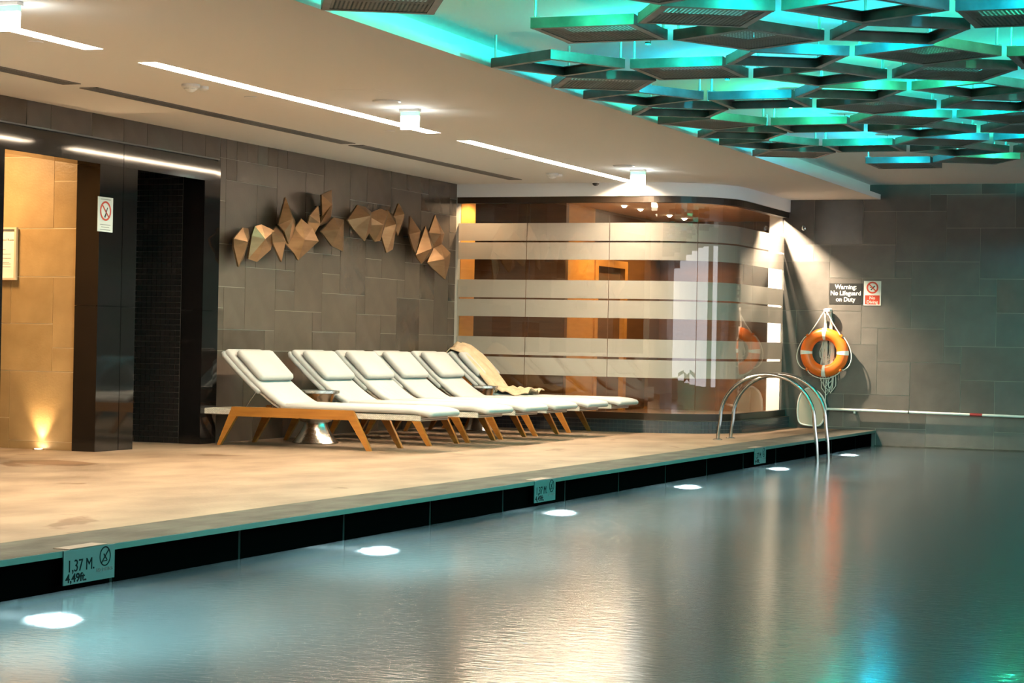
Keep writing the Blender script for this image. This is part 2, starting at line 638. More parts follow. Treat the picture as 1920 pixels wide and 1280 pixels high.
# ---- pool basin
pw = MB().box(-6.2, -5.545, -4, YB, -1.5, -0.031).build('wall_pool', 'pool_joint')
struct(pw, 'black panelled pool wall below the deck edge', 'wall')
y = 8.60
ys = [3.6 + 1.25 * k for k in range(18)]
for a in ys:
    piece('panel', -5.545, -5.541, a + 0.015, min(a + 1.235, YB), -1.45, -0.034, 'pool_panel', pw)
pf = MB().box(-6.2, 5, -4, YB + 0.2, -1.55, -1.45).build('floor_pool', 'pool_floor')
struct(pf, 'teal floor of the pool under the water', 'floor')
wt = MB().box(-5.54, 5, -4, YB + 0.05, -1.5, ZW).build('pool_water', 'water')
struct(wt, 'calm teal pool water with soft reflections', 'water')

# ---- low ceiling over the deck with its slots
SLOTS = [(1.2, 5.3), (6.0, 11.66), (12.30, 17.13), (17.80, 22.70)]  # first slot is added out of view to light the near deck
SX0, SX1 = -7.80, -7.65
cb = MB().box(-16, SX0, -4, YB + 4, ZC, ZC + 0.08).box(SX1, XS, -4, YB, ZC, ZC + 0.06)
yy = -4
for a, b in SLOTS:
    cb.box(SX0, SX1, yy, a, ZC, ZC + 0.08)
    yy = b
cb.box(SX0, SX1, yy, YB + 4, ZC, ZC + 0.08)
cl = cb.build('ceiling', 'white_paint')
struct(cl, 'white painted low ceiling over the lounger deck', 'ceiling')
MB().box(XS - 0.0, XS + 0.006, -4, YB, ZC, ZC + 0.062).build('fascia', 'fascia_paint', cl)
MB().box(-5.72, -5.62, -4, YB, ZC + 0.06, ZH).build('fascia_setback', 'fascia_paint', cl)
hc = MB().box(-5.7, 5, -4, YB + 0.3, ZH, ZH + 0.06).build('ceiling_pool', 'white_paint')
struct(hc, 'white raised ceiling above the pool, washed with green and cyan light', 'ceiling')

slot_labels = ['warm recessed slot light at the near end of the row, short of the picture',
               'warm recessed slot light cut off by the picture edge behind the nearest exit sign',
               'warm recessed slot light passing behind the middle exit sign',
               'warm recessed slot light running up to the glass room']
for (a, b), lb in zip(SLOTS, slot_labels):
    t = empty('slot_light', ((SX0 + SX1) / 2, (a + b) / 2, ZC))
    tag(t, lb, 'ceiling light', 'slot lights in the low ceiling')
    hw, hl = (SX1 - SX0) / 2, (b - a) / 2
    MB().box(-hw, -hw + 0.004, -hl, hl, 0, 0.09).box(hw - 0.004, hw, -hl, hl, 0, 0.09).box(-hw, hw, -hl, -hl + 0.004, 0, 0.09).box(-hw, hw, hl - 0.004, hl, 0, 0.09).build('housing', 'white_paint', t)
    MB().box(-hw + 0.006, hw - 0.006, -hl + 0.01, hl - 0.01, 0.05, 0.056).build('diffuser', 'slot_glow', t)
    n = max(3, round((b - a) / 1.0))
    for k in range(n):
        yk = -hl + (k + 0.5) * 2 * hl / n
        MB().lathe([(0.0, 0.018), (0.035, 0.022), (0.045, 0.045), (0.04, 0.05)], (0, yk, 0), 12).build('bulb', 'bulb_glow', t)

# ---- long wall behind the loungers
PZ = 2.665
WBX0, WBX1 = XW - 0.35, XW - 0.004
wb = MB()
wb.box(WBX0, WBX1, -4, 13.1, 0, ZC).box(WBX0, WBX1, 17.13, 22.86, 0, ZC).box(WBX0, WBX1, 13.1, 17.13, PZ, ZC)
wl = wb.build('wall_left', 'grout_light')
struct(wl, 'taupe stone tiled wall behind the loungers', 'wall')
LT = [(17.12, 17.24, 2.27, 2.61), (17.13, 17.26, 1.87, 2.27), (17.24, 17.46, 2.47, 2.66), (17.46, 18.26, 2.47, 2.72), (17.25, 17.86, 1.87, 2.47), (17.86, 18.27, 2.12, 2.47), (17.87, 18.24, 1.67, 2.12), (18.25, 18.48, 2.68, 2.82), (18.48, 19.27, 2.68, 2.84), (18.27, 18.88, 2.15, 2.68), (18.87, 19.28, 2.46, 2.68), (18.88, 19.29, 2.19, 2.45), (19.28, 19.88, 2.26, 2.87), (19.88, 20.3, 2.53, 2.83), (20.3, 20.89, 2.49, 2.86), (19.9, 20.91, 2.05, 2.47), (20.89, 21.3, 2.67, 2.87), (21.3, 21.89, 2.67, 2.86), (21.89, 22.43, 2.46, 2.88), (20.91, 21.71, 2.11, 2.66), (21.7, 21.9, 2.46, 2.66), (21.72, 22.46, 1.87, 2.46), (17.13, 17.65, 1.46, 1.86), (17.65, 17.86, 1.67, 1.77), (17.66, 18.26, 1.07, 1.67), (18.25, 18.66, 1.46, 1.65), (18.26, 18.67, 1.26, 1.46), (18.66, 19.27, 1.26, 1.94), (19.26, 19.68, 1.64, 1.86), (19.27, 19.69, 1.45, 1.63), (19.68, 20.28, 1.46, 2.04), (20.27, 20.67, 1.87, 2.04), (20.28, 20.68, 1.66, 1.87), (20.67, 21.28, 1.66, 2.09), (17.15, 17.26, 1.06, 1.46), (17.26, 17.65, 1.07, 1.46), (18.27, 19.08, 0.87, 1.26), (19.07, 19.28, 1.07, 1.26), (19.29, 20.09, 1.06, 1.44), (20.08, 20.27, 1.25, 1.46), (20.29, 21.08, 1.26, 1.66), (20.1, 20.7, 0.87, 1.25), (20.69, 21.09, 1.05, 1.27), (20.7, 21.1, 0.87, 1.05), (21.07, 21.3, 1.48, 1.67), (21.29, 21.68, 1.47, 1.86), (21.09, 21.7, 0.87, 1.46), (21.68, 22.09, 1.47, 1.87), (21.7, 22.11, 1.07, 1.46), (22.1, 22.49, 1.07, 1.89), (21.71, 22.52, 0.87, 1.06), (17.27, 18.07, 0.87, 1.06), (18.08, 18.28, 0.87, 1.07), (17.17, 17.27, 0.67, 1.06), (19.08, 19.73, 0.87, 1.07), (19.73, 20.1, 0.87, 1.06)]


def occupancy_fill(occ, c0, c1, r0, r1, rng):
    """ashlar tiles of mixed sizes on the free cells of a module grid"""
    out = []
    for r in range(r0, r1):
        for c in range(c0, c1):
            if (c, r) in occ:
                continue
            sizes = [(4, 2), (3, 3), (2, 2), (3, 2), (2, 3), (1, 1), (4, 3)]
            rng.shuffle(sizes)
            for (a, b) in sizes + [(2, 1), (1, 1)]:
                cells = [(c + i, r + j) for i in range(a) for j in range(b)]
                if all(q not in occ and q[0] < c1 and q[1] < r1 for q in cells):
                    occ.update(cells)
                    out.append((c, c + a, r, r + b))
                    break
    return out


rng = random.Random(3)
# module grid: Y = 17.25 + U k, Z = 0.06 + U j
occ = set()
tiles = []
for (a, b, z0, z1) in LT:
    k0, k1 = max(-1, round((a - 17.25) / U_)), min(26, round((b - 17.25) / U_))
    j0, j1 = round((z0 - 0.06) / U_), min(14, round((z1 - 0.06) / U_))
    cells = [(i, j) for i in range(k0, k1) for j in range(j0, j1)]
    free = [q for q in cells if q not in occ]
    if len(free) != len(cells) or not cells:
        continue
    occ.update(cells)
    tiles.append((k0, k1, j0, j1))
tiles += occupancy_fill(occ, -1, 27, -1, 14, rng)
G = 0.005
for (k0, k1, j0, j1) in tiles:
    y0, y1 = max(17.135, 17.25 + U_ * k0), 17.25 + U_ * k1
    z0, z1 = max(0.0, 0.06 + U_ * j0), min(ZC, 0.06 + U_ * j1)
    if z1 - z0 < 0.02 or y1 - y0 < 0.02:
        continue
    dx = rng.uniform(-0.0008, 0.0008)
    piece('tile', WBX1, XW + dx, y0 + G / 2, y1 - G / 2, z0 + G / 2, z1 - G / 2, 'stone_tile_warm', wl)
# band above the portal and the wall this side of it
for (a, b) in [(11.4, 12.2), (12.2, 13.05), (13.05, 14.04), (14.04, 14.38), (14.38, 14.98), (14.98, 15.47), (15.47, 15.85), (15.85, 16.45), (16.45, 16.86), (16.86, 17.13)]:
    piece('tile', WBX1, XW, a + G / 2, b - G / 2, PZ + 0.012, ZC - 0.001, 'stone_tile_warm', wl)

# ---- black granite portal with two openings
po = empty('wall_portal', (XW, 15.2, 0))
struct(po, 'polished black granite portal with two openings', 'portal')


def gran(name, x0, x1, y0, y1, z0, z1, m_='black_granite'):
    o = piece(name, x0 - XW, x1 - XW, y0 - 15.2, y1 - 15.2, z0, z1, m_, po)
    return o


PX = XW + 0.03
OZ = 2.45
gran('post', XW - 0.20, PX, 13.10, 13.72, 0, OZ)
gran('lintel', XW - 0.20, PX, 13.10, 15.428, OZ, PZ - 0.015)
gran('post', XW - 0.20, PX, 15.07, 15.428, 1.245, OZ - 0.001)
gran('post', XW - 0.20, PX, 15.07, 15.428, 0, 1.242)
gran('post', XW - 0.20, PX, 15.436, 15.66, 1.245, OZ - 0.001)
gran('post', XW - 0.20, PX, 15.436, 15.66, 0, 1.242)
gran('lintel', XW - 0.20, PX, 15.436, 17.02, OZ, PZ - 0.015)
gran('post', XW - 0.20, PX, 16.81, 17.02, 1.245, OZ - 0.001)
gran('post', XW - 0.20, PX, 16.81, 17.02, 0, 1.242)
gran('edge_strip', XW - 0.20, PX - 0.02, 17.022, 17.13, 0, PZ - 0.015)
gran('shadow_gap', XW - 0.20, XW - 0.02, 13.10, 17.13, PZ - 0.014, PZ + 0.011, 'black_gap')

# corridor behind the first opening
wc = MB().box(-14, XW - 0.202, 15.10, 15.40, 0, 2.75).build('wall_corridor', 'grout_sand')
struct(wc, 'sand coloured stone wall inside the first opening, lit from below', 'wall')
CT = [(-10.96, -10.80, 1.082, 1.485), (-10.80, -10.368, 1.085, 1.485), (-10.368, -10.135, 0.88, 1.485), (-10.96, -10.365, 0.675, 1.080), (-10.365, -10.135, 0.675, 0.876), (-10.96, -10.795, 0.265, 0.670), (-10.795, -10.135, 0.073, 0.670), (-10.96, -10.795, 0.0, 0.262), (-10.795, -10.135, 0.0, 0.070), (-10.97, -10.378, 1.905, 2.52), (-10.378, -10.135, 2.312, 2.52), (-10.378, -10.135, 1.908, 2.308), (-10.76, -10.135, 1.49, 1.902), (-11.36, -10.76, 1.49, 1.902), (-10.97, -10.135, 2.523, 2.75)]
for (x0, x1, z0, z1) in CT:
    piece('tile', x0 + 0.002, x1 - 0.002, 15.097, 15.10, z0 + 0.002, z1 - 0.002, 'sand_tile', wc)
for k in range(4):
    for j in range(5):
        if j in (3,) and k == 0:
            continue
        x1 = -10.97 - k * 0.61 - (0.39 if j == 3 else 0)
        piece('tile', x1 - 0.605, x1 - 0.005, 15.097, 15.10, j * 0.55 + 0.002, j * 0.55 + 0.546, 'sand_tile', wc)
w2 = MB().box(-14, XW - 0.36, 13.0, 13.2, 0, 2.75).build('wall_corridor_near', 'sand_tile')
struct(w2, 'sand coloured near side wall of the corridor', 'wall')
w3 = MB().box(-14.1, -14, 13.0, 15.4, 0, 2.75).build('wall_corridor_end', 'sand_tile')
struct(w3, 'sand coloured end wall of the corridor', 'wall')
cc = MB().box(-14, XW - 0.202, 13.2, 15.1, 2.75, 2.80).build('ceiling_corridor', 'white_paint')
struct(cc, 'white ceiling of the corridor', 'ceiling')

# mosaic alcove behind the second opening
wm = MB().box(-12, XW - 0.202, 16.812, 17.05, -0.02, 2.6).build('wall_alcove', 'mosaic_grout')
struct(wm, 'dark mosaic tiled wall inside the second opening', 'wall')
mb = MB()
pt = 0.0525
for i in range(24):
    for j in range(50):
        x1 = XW - 0.204 - i * pt
        z0 = 0.004 + j * pt
        if z0 + pt > 2.58:
            continue
        mb.box(x1 - pt + 0.0035, x1 - 0.0015, 16.806, 16.812, z0, z0 + pt - 0.0045)
tag(mb.build('mosaic_tiles', 'mosaic_black', wm), 'small black mosaic tiles', kind='stuff')
w4 = MB().box(-12.1, -12, 15.4, 17.0, 0, 2.6).box(-12, XW - 0.202, 15.41, 15.66, 0, 2.6).box(-12, XW - 0.202, 15.66, 16.81, 2.5, 2.6).build('wall_alcove_back', 'mosaic_black')
struct(w4, 'black back of the dark alcove', 'wall')

# ---- end wall behind the lifebuoy
bw = MB().box(-6.72, 5, YB + 0.004, YB + 0.3, -1.5, ZH).build('wall_back', 'grout_light')
struct(bw, 'grey stone tiled end wall with the lifebuoy', 'wall')
BT = [(0, 2, -3, 0), (2, 5, -3, 0), (5, 9, -4, -2), (9, 12, -4, -3), (12, 14, -4, -3), (9, 10, -3, -2), (10, 14, -3, -1), (14, 17, -4, -1), (5, 7, -2, 0), (7, 10, -2, 1), (10, 12, -1, 1), (12, 15, -1, 2), (0, 2, 0, 1), (2, 3, 0, 1), (3, 7, 0, 2), (7, 8, 1, 2), (8, 12, 1, 3), (12, 13, 2, 3), (13, 16, 2, 4), (0, 3, 1, 4), (3, 5, 2, 4), (5, 8, 2, 5), (8, 10, 3, 5), (10, 13, 3, 6), (13, 17, 4, 6), (0, 1, 4, 6), (1, 5, 4, 6), (5, 6, 5, 6), (6, 10, 5, 7), (10, 11, 6, 7), (11, 15, 6, 8), (0, 3, 6, 8), (3, 6, 6, 9), (6, 8, 7, 9), (8, 11, 7, 10), (11, 13, 8, 10), (13, 17, 8, 10), (0, 3, 8, 10), (3, 4, 9, 10), (4, 8, 9, 10), (3, 4, 10, 11), (4, 5, 10, 11), (5, 8, 10, 11), (8, 9, 10, 11), (6, 9, 11, 13), (9, 13, 10, 12), (13, 17, 10, 11), (0, 3, 10, 12), (3, 6, 11, 13), (13, 17, 11, 13), (9, 13, 12, 13)]
BU, BX0, BZ0 = 0.2075, -6.735, 2.311
occ = set()
btiles = []
for (c0, c1, q0, q1) in BT:
    cells = [(c, r) for c in range(c0, c1) for r in range(q0, q1)]
    if any(q in occ for q in cells):
        continue
    occ.update(cells)
    btiles.append((c0, c1, q0, q1))
btiles += occupancy_fill(occ, 0, 40, -4, 13, rng)
for (c0, c1, q0, q1) in btiles:
    x0, x1 = max(-6.72, BX0 + BU * c0), BX0 + BU * c1
    z1, z0 = min(ZH, BZ0 - BU * q0), BZ0 - BU * q1
    if x1 < -6.6:
        continue
    piece('tile', x0 + G / 2, x1 - G / 2, YB + rng.uniform(-0.0008, 0.0008), YB + 0.004, z0 + G / 2, z1 - G / 2, 'stone_tile', bw)
piece('ledge', -5.5, 5, YB - 0.03, YB + 0.004, ZW - 0.03, ZW + 0.012, 'coping_stone', bw)

wnr = MB().box(-16, 5, -4.2, -4, -1.5, ZH).build('wall_near', 'white_paint')
struct(wnr, 'pale plastered wall at the near end of the pool hall', 'wall')
wr = MB().box(5, 5.2, -4, YB, -1.5, 0.3).box(5, 5.2, -4, YB, 2.75, ZH)
for k in range(11):  # gaps between piers are added out of view to let fill light in
    wr.box(5, 5.2, -4 + k * 2.9, -4 + k * 2.9 + 0.5, 0.3, 2.75)
struct(wr.build('wall_right', 'white_paint'), 'pale wall with wide windows on the far side of the pool', 'wall')

# ---- glass room: plinth, rails, panes, bulkhead
CX, CY = -7.6, 23.7


def gpath(r, t0=None, t1=None, n=24):
    """plan path at radius r, parametrised by length from the long wall"""
    pts = [(-9.94, CY - r)]
    x = -9.94
    pts += [(x_, CY - r) for x_ in (-9.3, -8.7, -8.1)]
    for k in range(n + 1):
        a = math.radians(-90 + 90 * k / n)
        pts.append((CX + r * math.cos(a), CY + r * math.sin(a)))
    pts += [(CX + r, yv) for yv in (24.2, 24.7, 25.2, YB - 0.001)]
    return pts


def gpoint(r, s):
    """s in metres along the straight front from x=-9.94, then arc angle, then side"""
    L1 = CX + 9.94
    La = math.pi / 2 * 0.95
    if s < L1:
        return (-9.94 + s, CY - r)
    if s < L1 + La:
        a = -math.pi / 2 + (s - L1) / La * math.pi / 2
        return (CX + r * math.cos(a), CY + r * math.sin(a))
    return (CX + r, CY + (s - L1 - La))


SMAX = (CX + 9.94) + math.pi / 2 * 0.95 + (YB - 0.002 - CY)


def gspan(r, s0, s1):
    n = max(2, int((s1 - s0) / 0.07))
    return [gpoint(r, s0 + (s1 - s0) * k / n) for k in range(n + 1)]


pl = MB().ribbon(gpath(0.80), gpath(0.994), 0, 0.137).build('wall_plinth', 'mosaic_grey_grout')
struct(pl, 'curved mosaic plinth under the glass room', 'wall')
mb = MB()
ns = int(SMAX / 0.0475)
for i in range(ns):
    s0, s1 = i * SMAX / ns + 0.0018, (i + 1) * SMAX / ns - 0.0018
    a, b = gpoint(0.994, s0), gpoint(0.994, s1)
    c, d = gpoint(1.0, s1), gpoint(1.0, s0)
    for j in range(3):
        z0, z1 = j * 0.0455 + 0.002, j * 0.0455 + 0.0437
        mb.add([(*a, z0), (*b, z0), (*c, z0), (*d, z0), (*a, z1), (*b, z1), (*c, z1), (*d, z1)],
               [(3, 2, 1, 0), (4, 5, 6, 7), (0, 1, 5, 4), (1, 2, 6, 5), (2, 3, 7, 6), (3, 0, 4, 7)])
tag(mb.build('mosaic_tiles', 'mosaic_grey', pl), 'small slate blue mosaic tiles', kind='stuff')
MB().ribbon(gpath(0.80), gpath(1.004), 0.1372, 0.143).build('capping', 'coping_stone', pl)

bk = MB().ribbon(gpath(0.86), gpath(0.97), 2.722, ZC - 0.001).build('wall_bulkhead', 'white_paint', smooth=False)
struct(bk, 'curved white bulkhead above the glass room', 'wall')

wn = empty('window_1', (-8.5, 22.8, 0))
struct(wn, 'curved glass screen with frosted horizontal bands around the wooden room', 'glass wall')
WO = Vector((-8.5, 22.8, 0))


def wloc(mbq):
    mbq.v = [(p[0] - WO.x, p[1] - WO.y, p[2]) for p in mbq.v]
    return mbq


wloc(MB().ribbon(gpath(0.86), gpath(0.95), 0.144, 0.222)).build('bottom_rail', 'bronze_trim', wn)
wloc(MB().ribbon(gpath(0.86), gpath(0.95), 2.648, 2.7215)).build('top_rail', 'bronze_trim', wn)
L1 = CX + 9.94
La = math.pi / 2 * 0.95
seams = [0.0, 0.884, 1.917, L1 + La * (40.5 / 90), L1 + La + 0.55, SMAX]
bands = [(0.628, 0.833), (0.861, 1.07), (1.31, 1.515), (1.535, 1.746), (1.986, 2.188), (2.207, 2.416)]
for i in range(5):
    s0, s1 = seams[i] + 0.004, seams[i + 1] - 0.004
    pn = wloc(MB().ribbon(gspan(0.896, s0, s1), gspan(0.904, s0, s1), 0.2225, 2.6475)).build('pane', 'glass', wn)
    for (z0, z1) in bands:
        wloc(MB().ribbon(gspan(0.892, s0, s1), gspan(0.8945, s0, s1), z0, z1)).build('frosted_band', 'frosted', pn)
# interior of the glass room
RZ = 2.80
rf = MB().box(-10.9, -6.72, YB, 29.1, 0.0, 0.10).box(-10.8, -9.94, 23.2, YB, 0.0, 0.10).box(-9.94, -7.6, 22.92, 23.7, 0.0, 0.10).box(-9.94, -6.83, 23.7, YB, 0.0, 0.10).build('floor_glass_room', 'room_floor')
struct(rf, 'dark floor of the wooden room behind glass', 'floor')
rc = MB().box(-10.9, -6.85, YB, 29.1, RZ, ZC - 0.002).box(-10.8, -9.94, 23.2, YB, RZ, ZC - 0.002).box(-9.94, -7.6, 22.85, 23.7, RZ, ZC - 0.002).box(-9.94, -6.75, 23.7, YB, RZ, ZC - 0.002).build('ceiling_glass_room', 'room_ceiling')
struct(rc, 'warm lit ceiling of the wooden room behind glass', 'ceiling')
wi = empty('wall_glass_room', (-9.5, 25, 0))
struct(wi, 'wood panelled inner walls behind the glass', 'wall')


def inner(name, x0, x1, y0, y1, z0, z1, m_):
    return piece(name, x0 + 9.5, x1 + 9.5, y0 - 25, y1 - 25, z0, z1, m_, wi)


inner('panel', -10.85, -10.72, 23.3, 25.0, 0.1, RZ, 'room_wood')
inner('jamb', -10.85, -9.93, 22.865, 23.299, 0.1, RZ, 'room_wood_light')
inner('panel', -10.7, -9.85, 24.9, 25.0, 0.1, RZ, 'room_wood')
inner('panel', -9.845, -9.35, 24.9, 25.0, 0.1, RZ, 'room_wood')
inner('panel', -9.5, -9.352, 25.004, 26.0, 0.1, RZ, 'room_wood_light')
inner('door_post', -9.5, -9.33, 26.0, 26.12, 0.1, 2.15, 'room_wood_light')
inner('door_leaf', -9.5, -9.40, 26.12, 27.2, 0.1, 2.05, 'room_wood')
inner('door_head', -9.5, -9.33, 26.12, 27.32, 2.05, 2.15, 'room_wood_light')
inner('door_post', -9.5, -9.33, 27.2, 27.32, 0.1, 2.05, 'room_wood_light')
inner('panel', -9.5, -9.36, 26.0, 27.32, 2.15, RZ, 'room_wood')
inner('panel', -9.5, -9.36, 27.32, 28.84, 0.1, RZ, 'room_wood')
for k in range(4):
    inner('panel', -9.5 + k * 0.7, -9.5 + k * 0.7 + 0.695, 28.84, 28.95, 0.1, RZ, 'room_wood')
inner('panel', -6.88, -6.76, YB + 0.3, 28.84, 0.1, RZ, 'room_wood')
inner('stub', -6.90, -6.73, YB, YB + 0.3, 0.1, RZ, 'white_paint')
inner('bench', -9.35, -7.2, 28.2, 28.84, 0.1, 0.55, 'room_wood')

# ================================================================ LIGHTS of the place
# downlights of the glass room
dl_lab = ['first small downlight behind the top of the glass, nearest the screen', 'second small downlight behind the top of the glass',
          'third small downlight behind the top of the glass', 'last small downlight deep in the wooden room',
          'bright spotlight above the white strip at the end of the glass', 'warm downlight above the wood panel by the long wall']
for k, (x, yv, wt_, ang) in enumerate([(-8.74, 25.39, 1.0, 120), (-8.74, 26.05, 1.0, 120), (-8.74, 27.31, 1.0, 120), (-8.74, 28.0, 1.0, 120), (-6.85, 24.9, 20.0, 130), (-9.62, 23.08, 1.0, 150)]):
    t = empty('downlight', (x, yv, RZ))
    tag(t, dl_lab[k], 'downlight', 'downlights in the glass room')
    MB().lathe([(0.055, -0.004), (0.055, 0.0), (0.04, 0.0), (0.04, -0.004)], n=16).build('ring', 'white_plastic', t)
    MB().lathe([(0.004, -0.030), (0.022, -0.024), (0.032, -0.010), (0.036, -0.001)], n=16).build('lens', 'down_glow', t)
    lo = light('lamp', 'SPOT', (0, 0, -0.040), (1.0, 0.70, 0.40) if k != 4 else (1.0, 0.80, 0.58), ROOM_W * wt_, t, spot_size=math.radians(ang), spot_blend=0.4, shadow_soft_size=0.03)
    if k == 4:
        aim(lo, (0.55, 0.30, -1))

# corridor uplight and ceiling lamp
t = empty('floor_uplight', (-10.45, 15.045, 0.0))
tag(t, 'small floor uplight at the foot of the sand coloured wall', 'floor light')
MB().lathe([(0.05, 0.0), (0.05, 0.006), (0.035, 0.008)], n=16).build('ring', 'chrome', t)
MB().lathe([(0.0, 0.009), (0.033, 0.009), (0.033, 0.0085)], n=16).build('lens', 'down_glow', t)
lo = light('lamp', 'SPOT', (0, 0.0, 0.015), (1.0, 0.72, 0.38), 28, t, spot_size=math.radians(70), spot_blend=0.9, shadow_soft_size=0.02)
aim(lo, (0.0, 0.03, 1))
t = empty('downlight', (-11.0, 14.3, 2.75))
tag(t, 'warm downlight in the corridor behind the first opening', 'downlight')
MB().lathe([(0.06, -0.004), (0.06, 0.0), (0.05, 0.0), (0.05, -0.004)], n=16).build('ring', 'white_plastic', t)
lo = light('lamp', 'AREA', (0, 0, -0.02), (1.0, 0.66, 0.32), 34, t, shape='DISK', size=0.5)

# ================================================================ SUSPENDED CANOPY over the pool
ZT = 2.84
TA, TX0, TY0 = 0.6612, -4.1726, 12.520
TP = (1 + math.sqrt(3)) * TA
TD = (math.sqrt(3) / 2 + 0.5) * TA
can = empty('ceiling_canopy', (-3, 16, ZT))
tag(can, 'suspended canopy of square steel trays hanging over the pool', 'ceiling canopy')
CO = Vector((-3, 16, ZT))
h = TA / 2 - 0.012
TH = 0.062
fb = MB()
fl_ = 0.045
# channel frame: web with top and bottom flanges on all four sides
for (sx, sy) in ((0, -1), (0, 1), (-1, 0), (1, 0)):
    if sx == 0:
        y0, y1 = (-h, -h + 0.004) if sy < 0 else (h - 0.004, h)
        fb.box(-h, h, y0, y1, 0, TH)
        yi0, yi1 = (-h + 0.004, -h + fl_) if sy < 0 else (h - fl_, h - 0.004)
        fb.box(-h, h, yi0, yi1, TH - 0.004, TH)
        fb.box(-h, h, yi0, yi1, 0, 0.004)
    else:
        x0, x1 = (-h, -h + 0.004) if sx < 0 else (h - 0.004, h)
        fb.box(x0, x1, -h + 0.004, h - 0.004, 0.0041, TH - 0.0041)
        xi0, xi1 = (-h + 0.004, -h + fl_) if sx < 0 else (h - fl_, h - 0.004)
        fb.box(xi0, xi1, -h + fl_, h - fl_, TH - 0.004, TH)
        fb.box(xi0, xi1, -h + fl_, h - fl_, 0, 0.004)
frame_me = fb.mesh('tray')
frame_me.materials.append(MATS['tray_steel'])
pb = MB().box(-h + fl_ - 0.004, h - fl_ + 0.004, -h + fl_ - 0.004, h - fl_ + 0.004, 0.0045, 0.0060)
perf_me = pb.mesh('perforated_sheet')
perf_me.materials.append(MATS['perforated'])
rod_me = MB().lathe([(0.009, 0), (0.009, ZH - ZT - TH)], (0, 0, TH), 8).box(-0.03, 0.03, -0.012, 0.012, TH, TH + 0.006).mesh('hanger_rod')
rod_me.materials.append(MATS['rod_steel'])
PERF = {('0', 0, -1), ('0', 0, 0), ('R+', 0, -1), ('R-', 0, 0), ('L+', 1, 0), ('L-', 1, 1), ('L-', 0, 1), ('L+', 0, 2), ('R-', 0, 2), ('R+', 0, 2), ('L-', 0, 4), ('0', 0, 4), ('0', 1, -1), ('R-', 0, -1), ('L-', 0, 0), ('R+', 0, 3), ('L+', 1, 2), ('L-', 1, 3), ('0', 1, 1), ('R+', 0, 4), ('L+', 1, 3), ('0', 1, 4), ('R-', 1, 2), ('L+', 0, -1)}
OPEN = {('L+', 0, 0), ('R+', 0, 0), ('L-', 1, 0), ('L+', 0, 1), ('L-', 0, 2), ('0', 0, 1), ('R-', 0, 1), ('R+', 0, 1), ('0', 0, 2), ('0', 0, 3), ('L+', 1, -1), ('L+', 0, 3), ('R-', 0, 3), ('L+', 1, 1), ('L-', 1, 2)}
trays = []
for hcol in (0, 1, 2):
    hx = TX0 + hcol * (2 + math.sqrt(3)) * TA
    for k in range(-4, 7):
        hy = TY0 + k * TP
        for ty, ang in (('0', 0), ('L+', 150), ('L-', 210), ('R+', 30), ('R-', -30)):
            if ty == '0':
                c = (hx, hy + TP / 2)
            else:
                c = (hx + TD * math.cos(math.radians(ang)), hy + TD * math.sin(math.radians(ang)))
            lim = 21.0 if hcol == 0 else 22.6
            if (ty, hcol, k) in (('L+', 0, -1), ('L-', 0, 0)):
                continue
            if c[1] > lim or (hcol == 0 and ty == 'L+' and k == 4):
                continue
            trays.append((ty, hcol, k, c, ang))
rr = random.Random(11)
for (ty, hcol, k, c, ang) in trays:
    f_ = bpy.data.objects.new('tray', frame_me)
    C.objects.link(f_)
    f_.parent = can
    f_.location = (c[0] - CO.x, c[1] - CO.y, 0)
    f_.rotation_euler = (0, 0, math.radians(ang))
    key = (ty, hcol, k)
    perf = key in PERF or (key not in OPEN and rr.random() < 0.5)
    if perf:
        p_ = bpy.data.objects.new('perforated_sheet', perf_me)
        C.objects.link(p_)
        p_.parent = f_
    for (sx, sy) in ((-1, -1), (1, 1)):
        r_ = bpy.data.objects.new('hanger_rod', rod_me)
        C.objects.link(r_)
        r_.parent = f_
        r_.location = (sx * (h - 0.022), sy * (h - 0.022), 0)
# small coloured LED pucks hanging in the gaps of the canopy wash ceiling and trays
cols = [(0.02, 1.0, 0.50), (0.0, 0.72, 1.0), (0.0, 1.0, 0.78)]
i = 0
puck_me = MB().lathe([(0.016, -0.004), (0.02, 0.0), (0.02, 0.008), (0.014, 0.010)], n=12).box(0.015, 0.019, -0.002, 0.002, 0.008, ZH - ZT - 0.072).mesh('led_puck')
puck_me.materials.append(MATS['dark_plastic'])
for hcol in (0, 1, 2):
    hx = TX0 + hcol * (2 + math.sqrt(3)) * TA
    for k in range(-3, 6):
        for dx_, dy_, pw2 in ((0.0, 0.0, 1.0), (1.866 * TA, 0.0, 0.5)):
            lx, ly = hx + dx_, TY0 + k * TP + dy_
            if ly > 21.2 or ly < 7.2 or lx > 1.2:
                continue
            col = cols[(i * 2 + k) % 3]
            i += 1
            fx = bpy.data.objects.new('led_puck', puck_me)
            C.objects.link(fx)
            fx.parent = can
            fx.location = (lx - CO.x, ly - CO.y, 0.072)
            light('lamp', 'POINT', (0, 0, -0.012), col, COVE_W * pw2, fx, shadow_soft_size=0.012)

# ================================================================ THINGS
# ---- sun loungers
WID = 0.70


def arc(p0, p1, p2, n=8):
    return [((1 - t) ** 2 * p0[0] + 2 * t * (1 - t) * p1[0] + t * t * p2[0], (1 - t) ** 2 * p0[1] + 2 * t * (1 - t) * p1[1] + t * t * p2[1]) for t in [k / n for k in range(n + 1)]]


